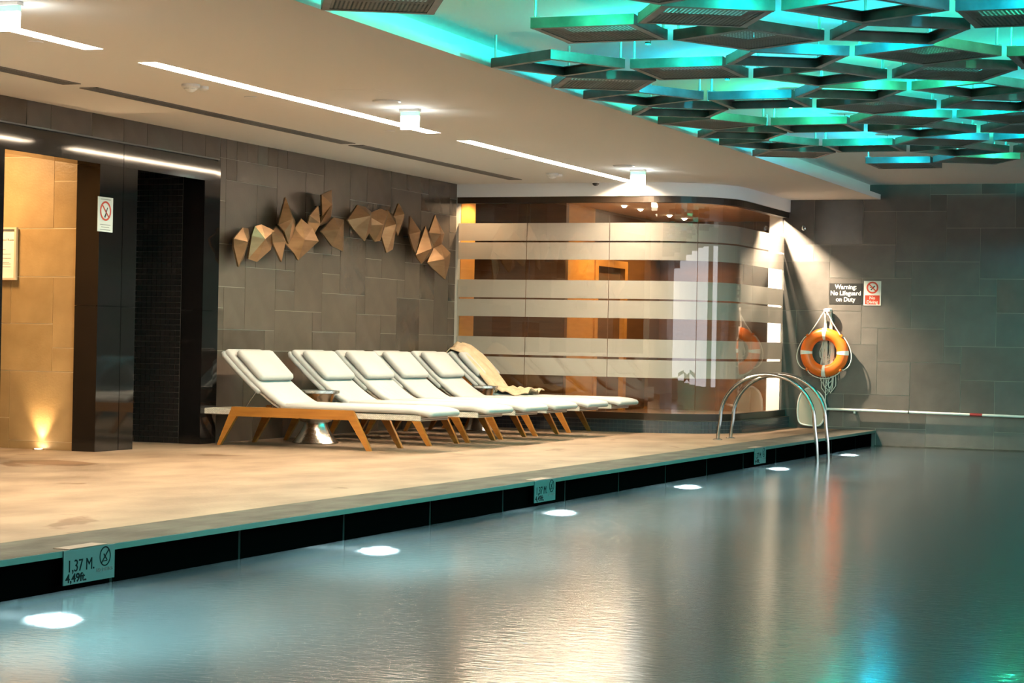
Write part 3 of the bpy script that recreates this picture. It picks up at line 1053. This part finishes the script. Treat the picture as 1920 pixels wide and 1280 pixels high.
def make_lounger():
    t = empty('sun_lounger', (0, 0, 0))
    # local frame: x along the lounger (0 at the head end), y across, z up; head end sits at world x = -9.92
    fr = MB().box(0.0, 2.23, 0.045, WID - 0.045, 0.283, 0.338)
    fr.build('woven_base', 'woven', t, bevel=0.008)
    for s, y0 in (('a', 0.0), ('b', WID - 0.038)):
        y1 = y0 + 0.038
        MB().prism([(0.335, 0.36), (1.575, 0.36), (1.535, 0.272), (0.385, 0.272)], 'y', y0, y1).build('side_rail', 'teak', t)
        MB().prism([(0.334, 0.36), (0.384, 0.272), (0.215, 0.0), (0.182, 0.0)], 'y', y0, y1).build('leg', 'teak', t)
        MB().prism([(1.576, 0.36), (1.536, 0.272), (1.722, 0.0), (1.765, 0.0)], 'y', y0, y1).build('leg', 'teak', t)
    MB().box(0.36, 0.40, 0.039, WID - 0.039, 0.300, 0.345).box(1.5, 1.54, 0.039, WID - 0.039, 0.300, 0.345).build('cross_bar', 'teak', t)
    # seat mattress, draped a little over the foot end
    seat = [(0.84 + 0.08 * k, 0.345) for k in range(17)] + [(2.19, 0.340), (2.26, 0.332), (2.31, 0.318)]
    MB().sweep(seat, 0.02, WID - 0.02, 0.062, 0.028).build('seat_cushion', 'white_fabric', t, smooth=True)
    back = arc((0.86, 0.350), (0.66, 0.43), (0.235, 0.840), 12)
    MB().sweep(back, 0.02, WID - 0.02, 0.060, 0.026).build('back_cushion', 'white_fabric', t, smooth=True)
    bp_ = MB().sweep(arc((0.86, 0.318), (0.63, 0.415), (0.250, 0.790), 8), 0.05, WID - 0.05, 0.022, 0.008)
    bp_.build('backrest', 'woven', t, smooth=True)
    # cover folded over the top of the backrest
    MB().sweep([(p[0] - 0.024, p[1] - 0.026) for p in back[6:]] + [(0.200, 0.845)], 0.008, WID - 0.008, 0.046, 0.018).build('cover_flap', 'white_fabric', t, smooth=True)
    # pillow lying on the upper back
    d = Vector((-0.425, 0.41)).normalized()
    p0 = Vector((0.575, 0.610))
    pil = [(p0.x + d.x * q, p0.y + d.y * q) for q in (0.0, 0.06, 0.12, 0.19, 0.25, 0.31)]
    MB().sweep(pil, 0.035, WID - 0.035, 0.070, 0.032).build('pillow', 'white_fabric', t, smooth=True)
    for yv in (0.09, WID - 0.09):
        MB().tube([(0.42, yv, 0.34), (0.545, yv, 0.515)], 0.006, 6).build('backrest_prop', 'chrome', t)
    return t


LY = [16.84, 18.06, 18.95, 19.86, 20.84, 21.93]
LX = [-9.92, -9.88, -9.86, -9.88, -9.88, -9.90]
LL = ['white cushioned teak lounger nearest the black portal', 'white cushioned teak lounger just beyond the first metal drum table',
      'third white cushioned teak lounger counted from the portal', 'fourth white cushioned teak lounger counted from the portal',
      'white cushioned teak lounger just before the second metal drum table', 'white cushioned teak lounger beside the glass with a robe on its back']
proto = make_lounger()
for k in range(6):
    o = proto if k == 0 else copy_tree(proto)
    o.location = (LX[k], LY[k], 0)
    tag(o, LL[k], 'sun lounger', 'sun loungers along the tiled wall')

# ---- metal drum tables
for k, (x, yv, lb) in enumerate([(-9.21, 17.80, 'hammered metal drum table beside the lounger nearest the portal'), (-9.15, 21.735, 'hammered metal drum table beside the lounger with the robe')]):
    t = empty('side_table', (x, yv, 0))
    tag(t, lb, 'side table', 'hammered metal side tables')
    q = 1.0 if k == 0 else 0.84
    MB().lathe([(0.215 * q, 0.0), (0.225 * q, 0.008), (0.205 * q, 0.03), (0.165 * q, 0.085), (0.125, 0.15), (0.112, 0.20)], n=32).build('foot', 'hammered_metal', t, smooth=True)
    MB().lathe([(0.112, 0.2), (0.15, 0.21), (0.165 * q, 0.24), (0.15 * q, 0.27), (0.112, 0.285)], n=32).build('waist', 'hammered_metal', t, smooth=True)
    MB().lathe([(0.112, 0.285), (0.13 * q, 0.34), (0.17 * q, 0.43), (0.19 * q, 0.475), (0.225 * q, 0.482), (0.225 * q, 0.508), (0.205 * q, 0.508), (0.19 * q, 0.497), (0.0, 0.497)], n=32).build('bowl_top', 'hammered_metal', t, smooth=True)

# ---- robe thrown over the last lounger
bx, by = LX[5], LY[5]
path = [(0.20, 0.74), (0.14, 0.87), (0.24, 0.975), (0.35, 0.935), (0.46, 0.84), (0.58, 0.72), (0.69, 0.60), (0.80, 0.50), (0.92, 0.44), (1.08, 0.425), (1.24, 0.425)]
vs, fs = [], []
nj = 25
rb = random.Random(5)
ph = [rb.uniform(0, 6) for _ in range(4)]
fine = []
for i in range(len(path) - 1):
    for k in range(4):
        t_ = k / 4
        fine.append((path[i][0] * (1 - t_) + path[i + 1][0] * t_, path[i][1] * (1 - t_) + path[i + 1][1] * t_))
fine.append(path[-1])
for i, (x, z) in enumerate(fine):
    q = i / (len(fine) - 1)
    wdt = 0.22 + 0.06 * math.sin(q * 3.0)
    for j in range(nj):
        v_ = j / (nj - 1)
        fold = 0.070 * abs(math.sin(v_ * 8.5 + ph[0] + 0.7 * math.sin(q * 5))) + 0.016 * math.sin(v_ * 7 + ph[1] - q * 5) + 0.010 * math.sin(v_ * 27 + q * 9)
        yv = by + 0.30 + (v_ - 0.5) * 2 * wdt + 0.03 * math.sin(q * 7 + ph[2])
        zz = z - 0.042 * (1 - q) + 0.004 - 0.075 * abs(2 * v_ - 1) ** 3 * (1 if q < 0.75 else 0.15) + fold * (0.75 if q < 0.7 else 0.6) + (0.020 * math.sin(q * 40) if q > 0.8 else 0)
        vs.append((bx + x + 0.02 * math.sin(v_ * 9 + q * 4) * q, yv, zz))
for i in range(len(fine) - 1):
    for j in range(nj - 1):
        fs.append((i * nj + j, i * nj + j + 1, (i + 1) * nj + j + 1, (i + 1) * nj + j))
o = MB().add(vs, fs).build('bath_robe', 'towel', smooth=True)
s_ = o.modifiers.new('thick', 'SOLIDIFY')
s_.thickness = 0.012
tag(o, 'beige towelling robe thrown over the backrest beside the glass', 'robe')

# ---- bronze shards on the wall
SH = [[(17.15, 1.92), (17.33, 2.02), (17.46, 2.02), (17.52, 1.95), (17.42, 1.77), (17.33, 1.7), (17.17, 1.86)], [(17.6, 2.05), (17.68, 2.07), (17.87, 2.03), (17.86, 1.87), (17.7, 1.76), (17.58, 1.78), (17.58, 1.97)], [(17.87, 2.02), (18.04, 2.08), (18.2, 2.06), (18.19, 1.89), (18.15, 1.78), (17.89, 1.93)], [(18.03, 2.11), (18.27, 2.36), (18.45, 2.16), (18.42, 2.08), (18.23, 1.96), (18.16, 2.06)], [(18.28, 1.98), (18.44, 2.08), (18.52, 2.17), (18.68, 2.1), (18.78, 1.99), (18.59, 1.86), (18.52, 1.81), (18.46, 1.87)], [(18.65, 2.23), (18.83, 2.33), (18.9, 2.26), (18.98, 2.18), (18.88, 2.07), (18.77, 1.99), (18.65, 2.17)], [(18.87, 2.45), (19.03, 2.49), (19.13, 2.51), (19.26, 2.37), (19.29, 2.24), (18.98, 2.18), (19.02, 2.27)], [(19.02, 2.1), (19.31, 2.24), (19.51, 2.23), (19.45, 2.04), (19.42, 1.94), (19.2, 1.98)], [(19.68, 2.26), (19.87, 2.41), (19.99, 2.4), (20.08, 2.36), (20.05, 2.2), (19.92, 2.08), (19.76, 2.18)], [(20.09, 2.33), (20.33, 2.4), (20.46, 2.38), (20.43, 2.27), (20.35, 2.1), (20.26, 2.09), (20.07, 2.23)], [(20.43, 2.21), (20.54, 2.32), (20.59, 2.4), (20.71, 2.35), (20.72, 2.26), (20.61, 2.03), (20.5, 1.99)], [(20.7, 2.36), (20.83, 2.49), (20.95, 2.44), (20.98, 2.37), (20.92, 2.27), (20.81, 2.18), (20.75, 2.24)], [(21.02, 2.18), (21.23, 2.37), (21.34, 2.29), (21.47, 2.18), (21.39, 2.1), (21.18, 2.0), (21.09, 2.07)], [(21.34, 1.98), (21.54, 2.27), (21.63, 2.21), (21.75, 2.09), (21.68, 1.99), (21.48, 1.9), (21.38, 1.95)], [(21.69, 2.24), (21.8, 2.42), (21.93, 2.32), (22.04, 2.25), (22.0, 2.14), (21.76, 2.08)], [(21.76, 1.91), (21.88, 2.06), (21.98, 2.12), (22.15, 2.02), (22.12, 1.9), (22.04, 1.75), (21.83, 1.86)]]
art = empty('wall_sculpture', (XW, 19.7, 2.1))
tag(art, 'chain of faceted bronze shards mounted across the tiled wall', 'wall sculpture')
rs = random.Random(21)
for sh in SH:
    cy = sum(p[0] for p in sh) / len(sh)
    cz = sum(p[1] for p in sh) / len(sh)
    tilt_y, tilt_z = rs.uniform(-0.25, 0.25), rs.uniform(-0.25, 0.25)
    base = 0.13
    n = len(sh)
    ay, az = cy + rs.uniform(-0.05, 0.05), cz + rs.uniform(-0.02, 0.06)
    sh = [(cy + (p[0] - cy) * 1.17, cz + (p[1] - cz) * 1.17) for p in sh]
    vs = [(base + (p[0] - cy) * tilt_y + (p[1] - cz) * tilt_z, p[0] - 19.7, p[1] - 2.1) for p in sh]
    # two ridge points form the broad folded faces
    top = max(range(n), key=lambda q: sh[q][1])
    bot = min(range(n), key=lambda q: sh[q][1])
    v1 = (base + rs.uniform(0.05, 0.09), ay - 19.7, az - 2.1)
    vs.append(v1)
    fs = [(q, (q + 1) % n, n) for q in range(n)]
    vs += [(base - 0.02 + (p[0] - cy) * tilt_y + (p[1] - cz) * tilt_z, cy + (p[0] - cy) * 0.97 - 19.7, cz + (p[1] - cz) * 0.97 - 2.1) for p in sh]
    fs += [(q, n + 1 + q, n + 1 + (q + 1) % n, (q + 1) % n) for q in range(n)]
    fs.append(tuple(n + 1 + q for q in range(n))[::-1])
    so = MB().add(vs, fs).build('shard', 'bronze', art)
    MB().box(-0.002, base, cy - 19.71, cy - 19.69, cz - 2.11, cz - 2.09).build('bracket', 'dark_plastic', so)

# ---- ceiling fittings
VX0, VX1 = -9.03, -8.87
for k, (a, b) in enumerate([(8.0, 13.22), (13.44, 17.85), (18.02, 22.15)]):
    t = empty('air_vent', ((VX0 + VX1) / 2, (a + b) / 2, ZC))
    tag(t, ['linear air vent nearest the camera, above the corridor opening', 'middle linear air vent in the low ceiling', 'far linear air vent ending by the glass room'][k], 'air vent', 'linear air vents')
    hw, hl = (VX1 - VX0) / 2, (b - a) / 2
    MB().box(-hw, -hw + 0.02, -hl, hl, -0.006, -0.0005).box(hw - 0.02, hw, -hl, hl, -0.006, -0.0005).box(-hw, hw, -hl, -hl + 0.02, -0.006, -0.0005).box(-hw, hw, hl - 0.02, hl, -0.006, -0.0005).build('frame', 'vent_metal', t)
    MB().box(-hw + 0.02, hw - 0.02, -hl + 0.02, hl - 0.02, -0.002, -0.0005).build('backing', 'vent_dark', t)
    for j in range(3):
        xx = -hw + 0.045 + j * 0.035
        MB().box(xx - 0.005, xx + 0.005, -hl + 0.02, hl - 0.02, -0.005, -0.002).build('slat', 'vent_metal', t)

for (x, yv, lb, s_) in [(-8.06, 13.45, 'white smoke detector beside the near slot light', 1.0), (-8.22, 21.42, 'white smoke detector just before the glass room', 1.0)]:
    t = empty('smoke_detector', (x, yv, ZC))
    tag(t, lb, 'smoke detector', 'smoke detectors')
    MB().lathe([(0.07, -0.001), (0.07, -0.018), (0.06, -0.026)], n=20).build('base', 'white_plastic', t)
    hd = MB().lathe([(0.056, -0.026), (0.046, -0.04), (0.022, -0.058), (0.010, -0.062)], n=20).build('head', 'white_plastic', t)
    MB().lathe([(0.050, -0.030), (0.051, -0.034), (0.046, -0.038)], n=20).build('slit', 'grey_plastic', hd)
    MB().lathe([(0.042, -0.001), (0.042, -0.022), (0.02, -0.034)], (0.03, 0.13, 0), 16).build('indicator', 'white_plastic', t)
for (x, yv, lb) in [(-7.90, 11.25, 'flat round cover plate left of the nearest slot light end'), (-8.0, 14.25, 'flat round cover plate beyond the near smoke detector'), (-8.04, 16.85, 'flat round cover plate near the end of the middle slot light'), (-8.03, 19.68, 'flat round cover plate beside the far slot light')]:
    tag(MB().lathe([(0.05, -0.001), (0.05, -0.006), (0.045, -0.008)], (0, 0, 0), 20).build('cover_plate', 'white_paint', loc=(x, yv, ZC)), lb, 'cover plate', 'round ceiling cover plates')
for (x, yv, lb) in [(-7.06, 14.74, 'round flush ceiling speaker before the middle exit sign'), (-7.10, 20.58, 'round flush ceiling speaker before the far exit sign')]:
    t = empty('ceiling_speaker', (x, yv, ZC))
    tag(t, lb, 'ceiling speaker', 'round ceiling speakers')
    MB().lathe([(0.112, -0.001), (0.112, -0.008), (0.10, -0.010)], n=28).build('rim', 'white_plastic', t)
    MB().lathe([(0.0, -0.012), (0.098, -0.012), (0.098, -0.010)], n=28).build('grille', 'white_paint', t)
t = empty('camera_dome', (-8.14, 22.62, ZC))
tag(t, 'small dark security camera dome by the far end of the slot light', 'camera')
MB().lathe([(0.05, -0.001), (0.05, -0.012), (0.045, -0.014)], n=18).build('base', 'white_plastic', t)
MB().lathe([(0.04, -0.014), (0.036, -0.03), (0.02, -0.043), (0.004, -0.047)], n=18).build('dome', 'dark_plastic', t, smooth=True)
o = MB().box(-0.19, 0.19, -0.19, 0.19, -0.0015, -0.0005).build('access_hatch', 'white_paint', loc=(-7.0, 14.2, ZC))
tag(o, 'square flush access hatch in the ceiling before the round speaker', 'access hatch')

for (x0, x1, yv, lb) in [(-7.20, -7.03, 9.86, 'glowing white exit sign box cut by the top corner of the picture'), (-7.20, -7.03, 15.30, 'glowing white exit sign box hanging over the middle slot light'), (-7.20, -7.03, 21.10, 'glowing white exit sign box hanging before the glass room')]:
    t = empty('exit_sign', ((x0 + x1) / 2, yv, ZC))
    tag(t, lb, 'exit sign', 'exit signs hanging from the ceiling')
    hw = (x1 - x0) / 2
    MB().box(-hw, hw, -0.03, 0.03, -0.022, -0.001).build('mount', 'white_plastic', t)
    MB().box(-hw + 0.004, hw - 0.004, -0.012, 0.012, -0.055, -0.022).build('top_band', 'exit_green', t)
    MB().box(-hw + 0.004, hw - 0.004, -0.012, 0.012, -0.165, -0.056).build('panel', 'exit_glow', t, bevel=0.004)

# ---- signs
def ring(mbq, r0, r1, d, n=32):
    """flat ring facing -Y, centre at origin"""
    vs, fs = [], []
    for k in range(n):
        a = 2 * math.pi * k / n
        for (r, y_) in ((r0, 0), (r1, 0), (r1, d), (r0, d)):
            vs.append((r * math.cos(a), y_, r * math.sin(a)))
    for k in range(n):
        j = (k + 1) % n
        for q in range(4):
            fs.append((k * 4 + q, k * 4 + (q + 1) % 4, j * 4 + (q + 1) % 4, j * 4 + q))
    mbq.add(vs, fs)
    return mbq


def bar(mbq, p, q, w_, y0=-0.001, y1=0.0):
    d = Vector((q[0] - p[0], q[1] - p[1])).normalized()
    nn = Vector((-d.y, d.x)) * w_ / 2
    return mbq.prism([(p[0] + nn.x, p[1] + nn.y), (q[0] + nn.x, q[1] + nn.y), (q[0] - nn.x, q[1] - nn.y), (p[0] - nn.x, p[1] - nn.y)], 'y', y0, y1)


# warning plate
t = empty('warning_sign', (-5.90, YB - 0.003, 1.70))
tag(t, 'black warning plate with white lettering on the end wall', 'sign')
MB().box(-0.207, 0.207, -0.006, 0.0, -0.128, 0.128).build('plate', 'sign_black', t)
for s_, z in (('Warning:', 0.058), ('No Lifeguard', -0.020), ('on Duty', -0.098)):
    text('lettering', s_, 0.079, 'sign_white', t, face_back(0, -0.007, z), bold=0.0012, xs=0.93)
# no diving sign on the end wall
t = empty('no_diving_sign', (-5.563, YB - 0.003, 1.708))
tag(t, 'white no diving sign with a red lower panel on the end wall', 'sign')
MB().box(-0.108, 0.108, -0.005, 0.0, -0.152, 0.152).build('plate', 'sign_white', t)
MB().box(-0.092, 0.092, -0.007, -0.005, -0.140, -0.026).build('red_panel', 'sign_red', t)
q = ring(MB(), 0.055, 0.075, -0.002)
bar(q, (-0.045, 0.045), (0.045, -0.045), 0.015)
q.v = [(p[0], p[1] - 0.005, p[2] + 0.070) for p in q.v]
q.build('prohibition_ring', 'sign_red', t)
q = MB()
bar(q, (-0.02, -0.03), (0.03, 0.02), 0.014)
bar(q, (-0.03, 0.0), (0.015, 0.008), 0.010)
q.v = [(p[0], p[1] - 0.0045, p[2] + 0.070) for p in q.v]
q.build('diver', 'sign_black', t)
text('lettering', 'No', 0.056, 'sign_white', t, face_back(0, -0.0075, -0.077), bold=0.0006)
text('lettering', 'Diving', 0.056, 'sign_white', t, face_back(0, -0.0075, -0.128), bold=0.0006)
# no smoking sign on the portal
t = empty('no_smoking_sign', (PX + 0.001, 15.155, 2.025))
tag(t, 'white no smoking sign on the black portal', 'sign')
MB().box(0, 0.004, -0.115, 0.115, -0.148, 0.148).build('plate', 'sign_white', t)
q = ring(MB(), 0.068, 0.084, -0.002)
bar(q, (-0.052, 0.052), (0.052, -0.052), 0.014)
q.v = [(0.0045 - p[1], p[0], p[2] + 0.03) for p in q.v]
q.build('prohibition_ring', 'sign_red', t)
q = MB()
bar(q, (-0.012, -0.055), (0.006, -0.028), 0.018)
bar(q, (0.004, -0.028), (0.03, 0.03), 0.010)
q.v = [(0.0045 - p[1], p[0], p[2] + 0.03) for p in q.v]
q.build('cigarette', 'sign_black', t)
for z, wd in ((0.128, 0.15), (-0.088, 0.16), (-0.108, 0.12), (-0.130, 0.16)):
    MB().box(0.004, 0.005, -wd / 2, wd / 2, z - 0.003, z + 0.003).build('print_line', 'sign_grey', t)
# framed notice on the corridor wall
t = empty('framed_notice', (-10.93, 15.086, 1.685))
tag(t, 'framed white notice sheet on the sand coloured wall', 'notice')
MB().box(-0.2, 0.2, -0.03, 0, -0.228, -0.210).box(-0.2, 0.2, -0.03, 0, 0.210, 0.228).box(-0.2, -0.18, -0.03, 0, -0.21, 0.21).box(0.18, 0.2, -0.03, 0, -0.21, 0.21).build('frame', 'frame_wood', t)
MB().box(-0.18, 0.18, -0.012, -0.002, -0.21, 0.21).build('sheet', 'paper', t)
text('lettering', 'Pool Rules', 0.030, 'ink_soft', t, face_back(0.10, -0.0125, 0.110))
for k, (z, x1) in enumerate([(0.080, 0.05), (0.035, 0.08), (0.008, 0.04), (-0.004, 0.135), (-0.040, 0.135), (-0.062, 0.05), (-0.076, 0.12), (-0.090, 0.135), (-0.114, 0.135), (-0.175, 0.05)]):
    MB().box(-0.14, x1, -0.0130, -0.012, z - 0.0016, z + 0.0016).build('print_line', 'ink_soft', t)

# depth plates on the pool edge
dlab = ['pool depth plate reading 1,37 M closest to the camera', 'middle pool depth plate on the deck edge', 'far pool depth plate on the deck edge before the ladder']
for k, yv in enumerate((8.325, 14.275, 20.27)):
    t = empty('depth_sign', (XP, yv, -0.083))
    tag(t, dlab[k], 'depth sign', 'depth plates along the pool edge')
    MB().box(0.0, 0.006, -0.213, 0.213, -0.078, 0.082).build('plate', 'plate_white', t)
    text('lettering', '1,37 M.', 0.080, 'ink', t, face_wall(0.0065, -0.185, -0.020), 'LEFT', xs=0.95)
    text('lettering', '4,49ft.', 0.056, 'ink', t, face_wall(0.0065, -0.196, -0.068), 'LEFT', bold=0.0011, xs=1.22)
    text('lettering', 'NO DIVING', 0.026, 'ink_soft', t, face_wall(0.0065, 0.130, -0.040), xs=1.05)
    q = ring(MB(), 0.041, 0.047, -0.001)
    bar(q, (0.03, 0.03), (-0.03, -0.03), 0.006)
    bar(q, (-0.012, 0.012), (0.018, -0.02), 0.006)
    bar(q, (-0.018, -0.022), (0.016, -0.022), 0.004)
    q.v = [(0.0065 - p[1], p[0] + 0.130, p[2] + 0.030) for p in q.v]
    q.build('pictogram', 'ink', t)
    # metal tab folded back on to the deck
    piece('fixing_tab', -0.09, 0.0, -0.16, 0.16, 0.0835, 0.0865, 'tab_metal', t)

# ---- lifebuoy
lb = empty('lifebuoy', (-6.129, YB - 0.118, 0.955))
tag(lb, 'orange lifebuoy with white bands hanging on the end wall', 'lifebuoy')
RB, rb_ = 0.232, 0.075
vs, fs = [], []
nm, nn_ = 64, 20
for a_ in range(nm):
    A = 2 * math.pi * a_ / nm
    notch = max(0.0, math.cos(4 * (A - math.pi / 4)) ** 31)
    for b_ in range(nn_):
        B = 2 * math.pi * b_ / nn_
        ro = RB + rb_ * math.cos(B) * (1 - (0.14 * notch if math.cos(B) > 0 else 0))
        vs.append((ro * math.cos(A), 0.8 * rb_ * math.sin(B), ro * math.sin(A)))
for a_ in range(nm):
    for b_ in range(nn_):
        fs.append((a_ * nn_ + b_, a_ * nn_ + (b_ + 1) % nn_, ((a_ + 1) % nm) * nn_ + (b_ + 1) % nn_, ((a_ + 1) % nm) * nn_ + b_))
MB().add(vs, fs).build('ring', 'orange_plastic', lb, smooth=True)
for k in range(4):
    vs, fs = [], []
    A0 = math.pi / 2 * k
    na = 5
    for a_ in range(na):
        A = A0 - 0.095 + 0.19 * a_ / (na - 1)
        for b_ in range(nn_):
            B = 2 * math.pi * b_ / nn_
            ro = RB + (rb_ + 0.002) * math.cos(B)
            vs.append((ro * math.cos(A), 0.8 * (rb_ + 0.003) * math.sin(B), ro * math.sin(A)))
    for a_ in range(na - 1):
        for b_ in range(nn_):
            fs.append((a_ * nn_ + b_, a_ * nn_ + (b_ + 1) % nn_, (a_ + 1) * nn_ + (b_ + 1) % nn_, (a_ + 1) * nn_ + b_))
    MB().add(vs, fs).build('band', 'reflective_tape', lb, smooth=True)
for k in range(4):
    A0 = math.pi / 4 + math.pi / 2 * k
    pts = []
    for q in range(15):
        u_ = q / 14
        A = A0 + math.pi / 2 * u_
        R_ = RB + rb_ + 0.006 + (0.035 * math.sin(u_ * math.pi) if k in (1, 3) else 0.012 * math.sin(u_ * math.pi)) - (0.016 if q in (0, 14) else 0)
        sag = -0.05 * math.sin(u_ * math.pi) if k in (1, 3) else 0
        pts.append((R_ * math.cos(A), -0.02, R_ * math.sin(A) + sag))
    if k == 0:
        # upper cord is pulled up to the hook
        pts = [((RB + rb_ - 0.01) * math.cos(A0), -0.02, (RB + rb_ - 0.01) * math.sin(A0)), (0.11, -0.02, 0.36), (0.055, -0.015, 0.46), (0.02, -0.01, 0.512), (0.0, 0.0, 0.52), (-0.012, -0.01, 0.512), (-0.05, -0.015, 0.45), (-0.11, -0.02, 0.35), (-(RB + rb_ - 0.01) * math.cos(A0), -0.02, (RB + rb_ - 0.01) * math.sin(A0))]
    MB().tube(pts, 0.0065, 6).build('grab_line', 'white_rope', lb, smooth=True)
for k in range(4):
    A0 = math.pi / 4 + math.pi / 2 * k
    MB().tube([((RB + rb_ * 0.93) * math.cos(A0 - 0.05), -0.03, (RB + rb_ * 0.93) * math.sin(A0 - 0.05)), ((RB + rb_ * 0.93) * math.cos(A0 + 0.05), -0.03, (RB + rb_ * 0.93) * math.sin(A0 + 0.05))], 0.018, 8).build('rope_lug', 'orange_plastic', lb, smooth=True)

hk = empty('wall_hook', (-6.105, YB - 0.002, 1.47))
tag(hk, 'white wall hook above the lifebuoy carrying the rope', 'hook')
MB().box(-0.03, 0.03, -0.012, 0, -0.04, 0.04).build('plate', 'white_plastic', hk, bevel=0.003)
MB().tube([(0, -0.01, 0.0), (0, -0.07, -0.005), (0, -0.10, 0.005), (0, -0.115, 0.035)], 0.011, 8).build('peg', 'white_plastic', hk, smooth=True)

# ---- coil of throw line hanging behind the ring
rg = random.Random(9)
co = empty('throw_line', (-6.105, YB - 0.03, 1.47))
tag(co, 'coil of thin white throw line hanging through the lifebuoy', 'rope')
for k in range(26):
    wv_ = rg.uniform(0.03, 0.125)
    bot = rg.uniform(-0.62, -0.98) if k > 4 else rg.uniform(-0.96, -1.13)
    off = rg.uniform(-0.04, 0.03) + (0.03 if k <= 4 else 0)
    yo = rg.uniform(-0.018, 0.012)
    pts = []
    for q in range(25):
        u_ = q / 24
        sdir = -1 if u_ < 0.5 else 1
        dn = 1 - abs(2 * u_ - 1)
        wdt = 0.035 + (wv_ - 0.035) * max(0, (dn - 0.35) / 0.65)
        if dn > 0.8:
            wdt *= math.sqrt(max(0, 1 - ((dn - 0.8) / 0.2) ** 2)) if dn < 1 else 0
        pts.append((off * dn + sdir * wdt + 0.006 * math.sin(dn * 17 + k), yo + (-0.045 if dn < 0.12 else 0), 0.02 + bot * dn))
    MB().tube(pts, 0.0055, 5).build('loop', 'white_rope', co)
MB().lathe([(0.042, -0.03), (0.055, -0.02), (0.055, 0.01), (0.03, 0.02)], (0, -0.05, 0.02), 14).build('knot', 'white_rope', co, smooth=True)

# ---- pool skimmer lying on its hooks
sk = empty('pool_skimmer', (-6.1, YB - 0.06, 0.25))
tag(sk, 'leaf skimmer with long white pole fixed along the end wall', 'pool skimmer')
MB().tube([(0.0, 0, 0.0), (3.4, 0, -0.030)], 0.017, 10).build('pole', 'white_plastic', sk, smooth=True)
MB().tube([(1.78, 0, -0.0157), (1.93, 0, -0.017)], 0.019, 10).build('red_band', 'tape_red', sk, smooth=True)
MB().tube([(1.02, 0, -0.009), (1.035, 0, -0.0092)], 0.019, 10).build('joint', 'dark_plastic', sk, smooth=True)
MB().tube([(-0.02, 0, 0.0), (-0.02, 0.0, 0.16), (-0.015, 0, 0.37)], 0.006, 6).build('cord', 'white_rope', sk, smooth=True)
nf = [(-0.055, -0.18), (-0.09, -0.22), (-0.30, -0.21), (-0.36, -0.17), (-0.375, 0.0), (-0.345, 0.17), (-0.26, 0.255), (-0.19, 0.255), (-0.07, 0.19), (-0.015, 0.08), (0.0, 0.0), (-0.015, -0.10)]
for _ in range(2):      # round the corners of the net frame
    nf = [q for i_ in range(len(nf)) for q in ((nf[i_][0] * .75 + nf[(i_ + 1) % len(nf)][0] * .25, nf[i_][1] * .75 + nf[(i_ + 1) % len(nf)][1] * .25), (nf[i_][0] * .25 + nf[(i_ + 1) % len(nf)][0] * .75, nf[i_][1] * .25 + nf[(i_ + 1) % len(nf)][1] * .75))]
MB().tube([(p[0], -0.02, p[1]) for p in nf], 0.011, 8, closed=True).build('net_frame', 'white_plastic', sk, smooth=True)
MB().prism([(p[0], p[1]) for p in nf], 'y', -0.022, -0.018).build('net', 'net', sk)
for xx in (0.35, 2.5):
    MB().box(xx - 0.012, xx + 0.012, 0.0, 0.058, -0.045, 0.012).build('bracket', 'white_plastic', sk)

o = empty('robe_hook', (-6.455, YB - 0.002, 2.52))
tag(o, 'tiny chrome hook high on the end wall by the glass', 'hook')
MB().lathe([(0.03, 0.0), (0.03, -0.008), (0.01, -0.01)], n=14, ax='y').build('rosette', 'chrome', o)
MB().tube([(0, -0.008, 0.0), (0, -0.05, -0.01), (0, -0.06, 0.03)], 0.009, 8).build('peg', 'chrome', o, smooth=True)

# ---- pool ladder handrails
ld = empty('pool_ladder', (-6.32, 21.6, 0))
tag(ld, 'pair of arched chrome pool ladder handrails at the deck edge', 'pool ladder')
for yv in (0.0, 0.50):
    pts = [(0.0, yv, 0.0), (0.01, yv, 0.12), (0.025, yv, 0.22)]
    pts += [(0.025 + 0.515 - 0.515 * math.cos(math.radians(a_)), yv, 0.24 + 0.475 * math.sin(math.radians(a_))) for a_ in range(8, 180, 8)]
    pts += [(1.065, yv, 0.15), (1.085, yv, 0.0), (1.098, yv, -0.20), (1.10, yv, -0.9)]
    MB().tube(pts, 0.021, 12).build('handrail', 'chrome', ld, smooth=True)
    MB().lathe([(0.052, 0.0), (0.052, 0.006), (0.03, 0.014), (0.022, 0.016)], (0, yv, 0), 20).build('flange', 'chrome', ld, smooth=True)
for z in (-0.45, -0.70):
    MB().box(1.06, 1.14, 0.0, 0.50, z, z + 0.03).build('step', 'chrome', ld)

# ---- underwater lamps
plab = ['underwater pool light nearest the camera below the first depth plate', 'second underwater pool light along the deck edge', 'third underwater pool light, below the middle depth plate', 'fourth underwater pool light along the deck edge', 'fifth underwater pool light, just before the ladder', 'last underwater pool light near the end wall']
for k, yv in enumerate((7.98, 11.37, 14.50, 17.70, 20.85, 24.05)):
    t = empty('pool_light', (-5.524, yv, -0.88))
    tag(t, plab[k], 'pool light', 'underwater pool lights')
    MB().lathe([(0.10, 0.0), (0.10, 0.015), (0.075, 0.02)], n=24, ax='x').build('ring', 'chrome', t)
    MB().lathe([(0.0, 0.024), (0.042, 0.024), (0.050, 0.016)], n=24, ax='x').build('lens', 'pool_glow', t)
    lo = light('lamp', 'POINT', (0.08, 0.03, 0), (0.75, 0.92, 1.0), POOL_W, t, shadow_soft_size=0.012)
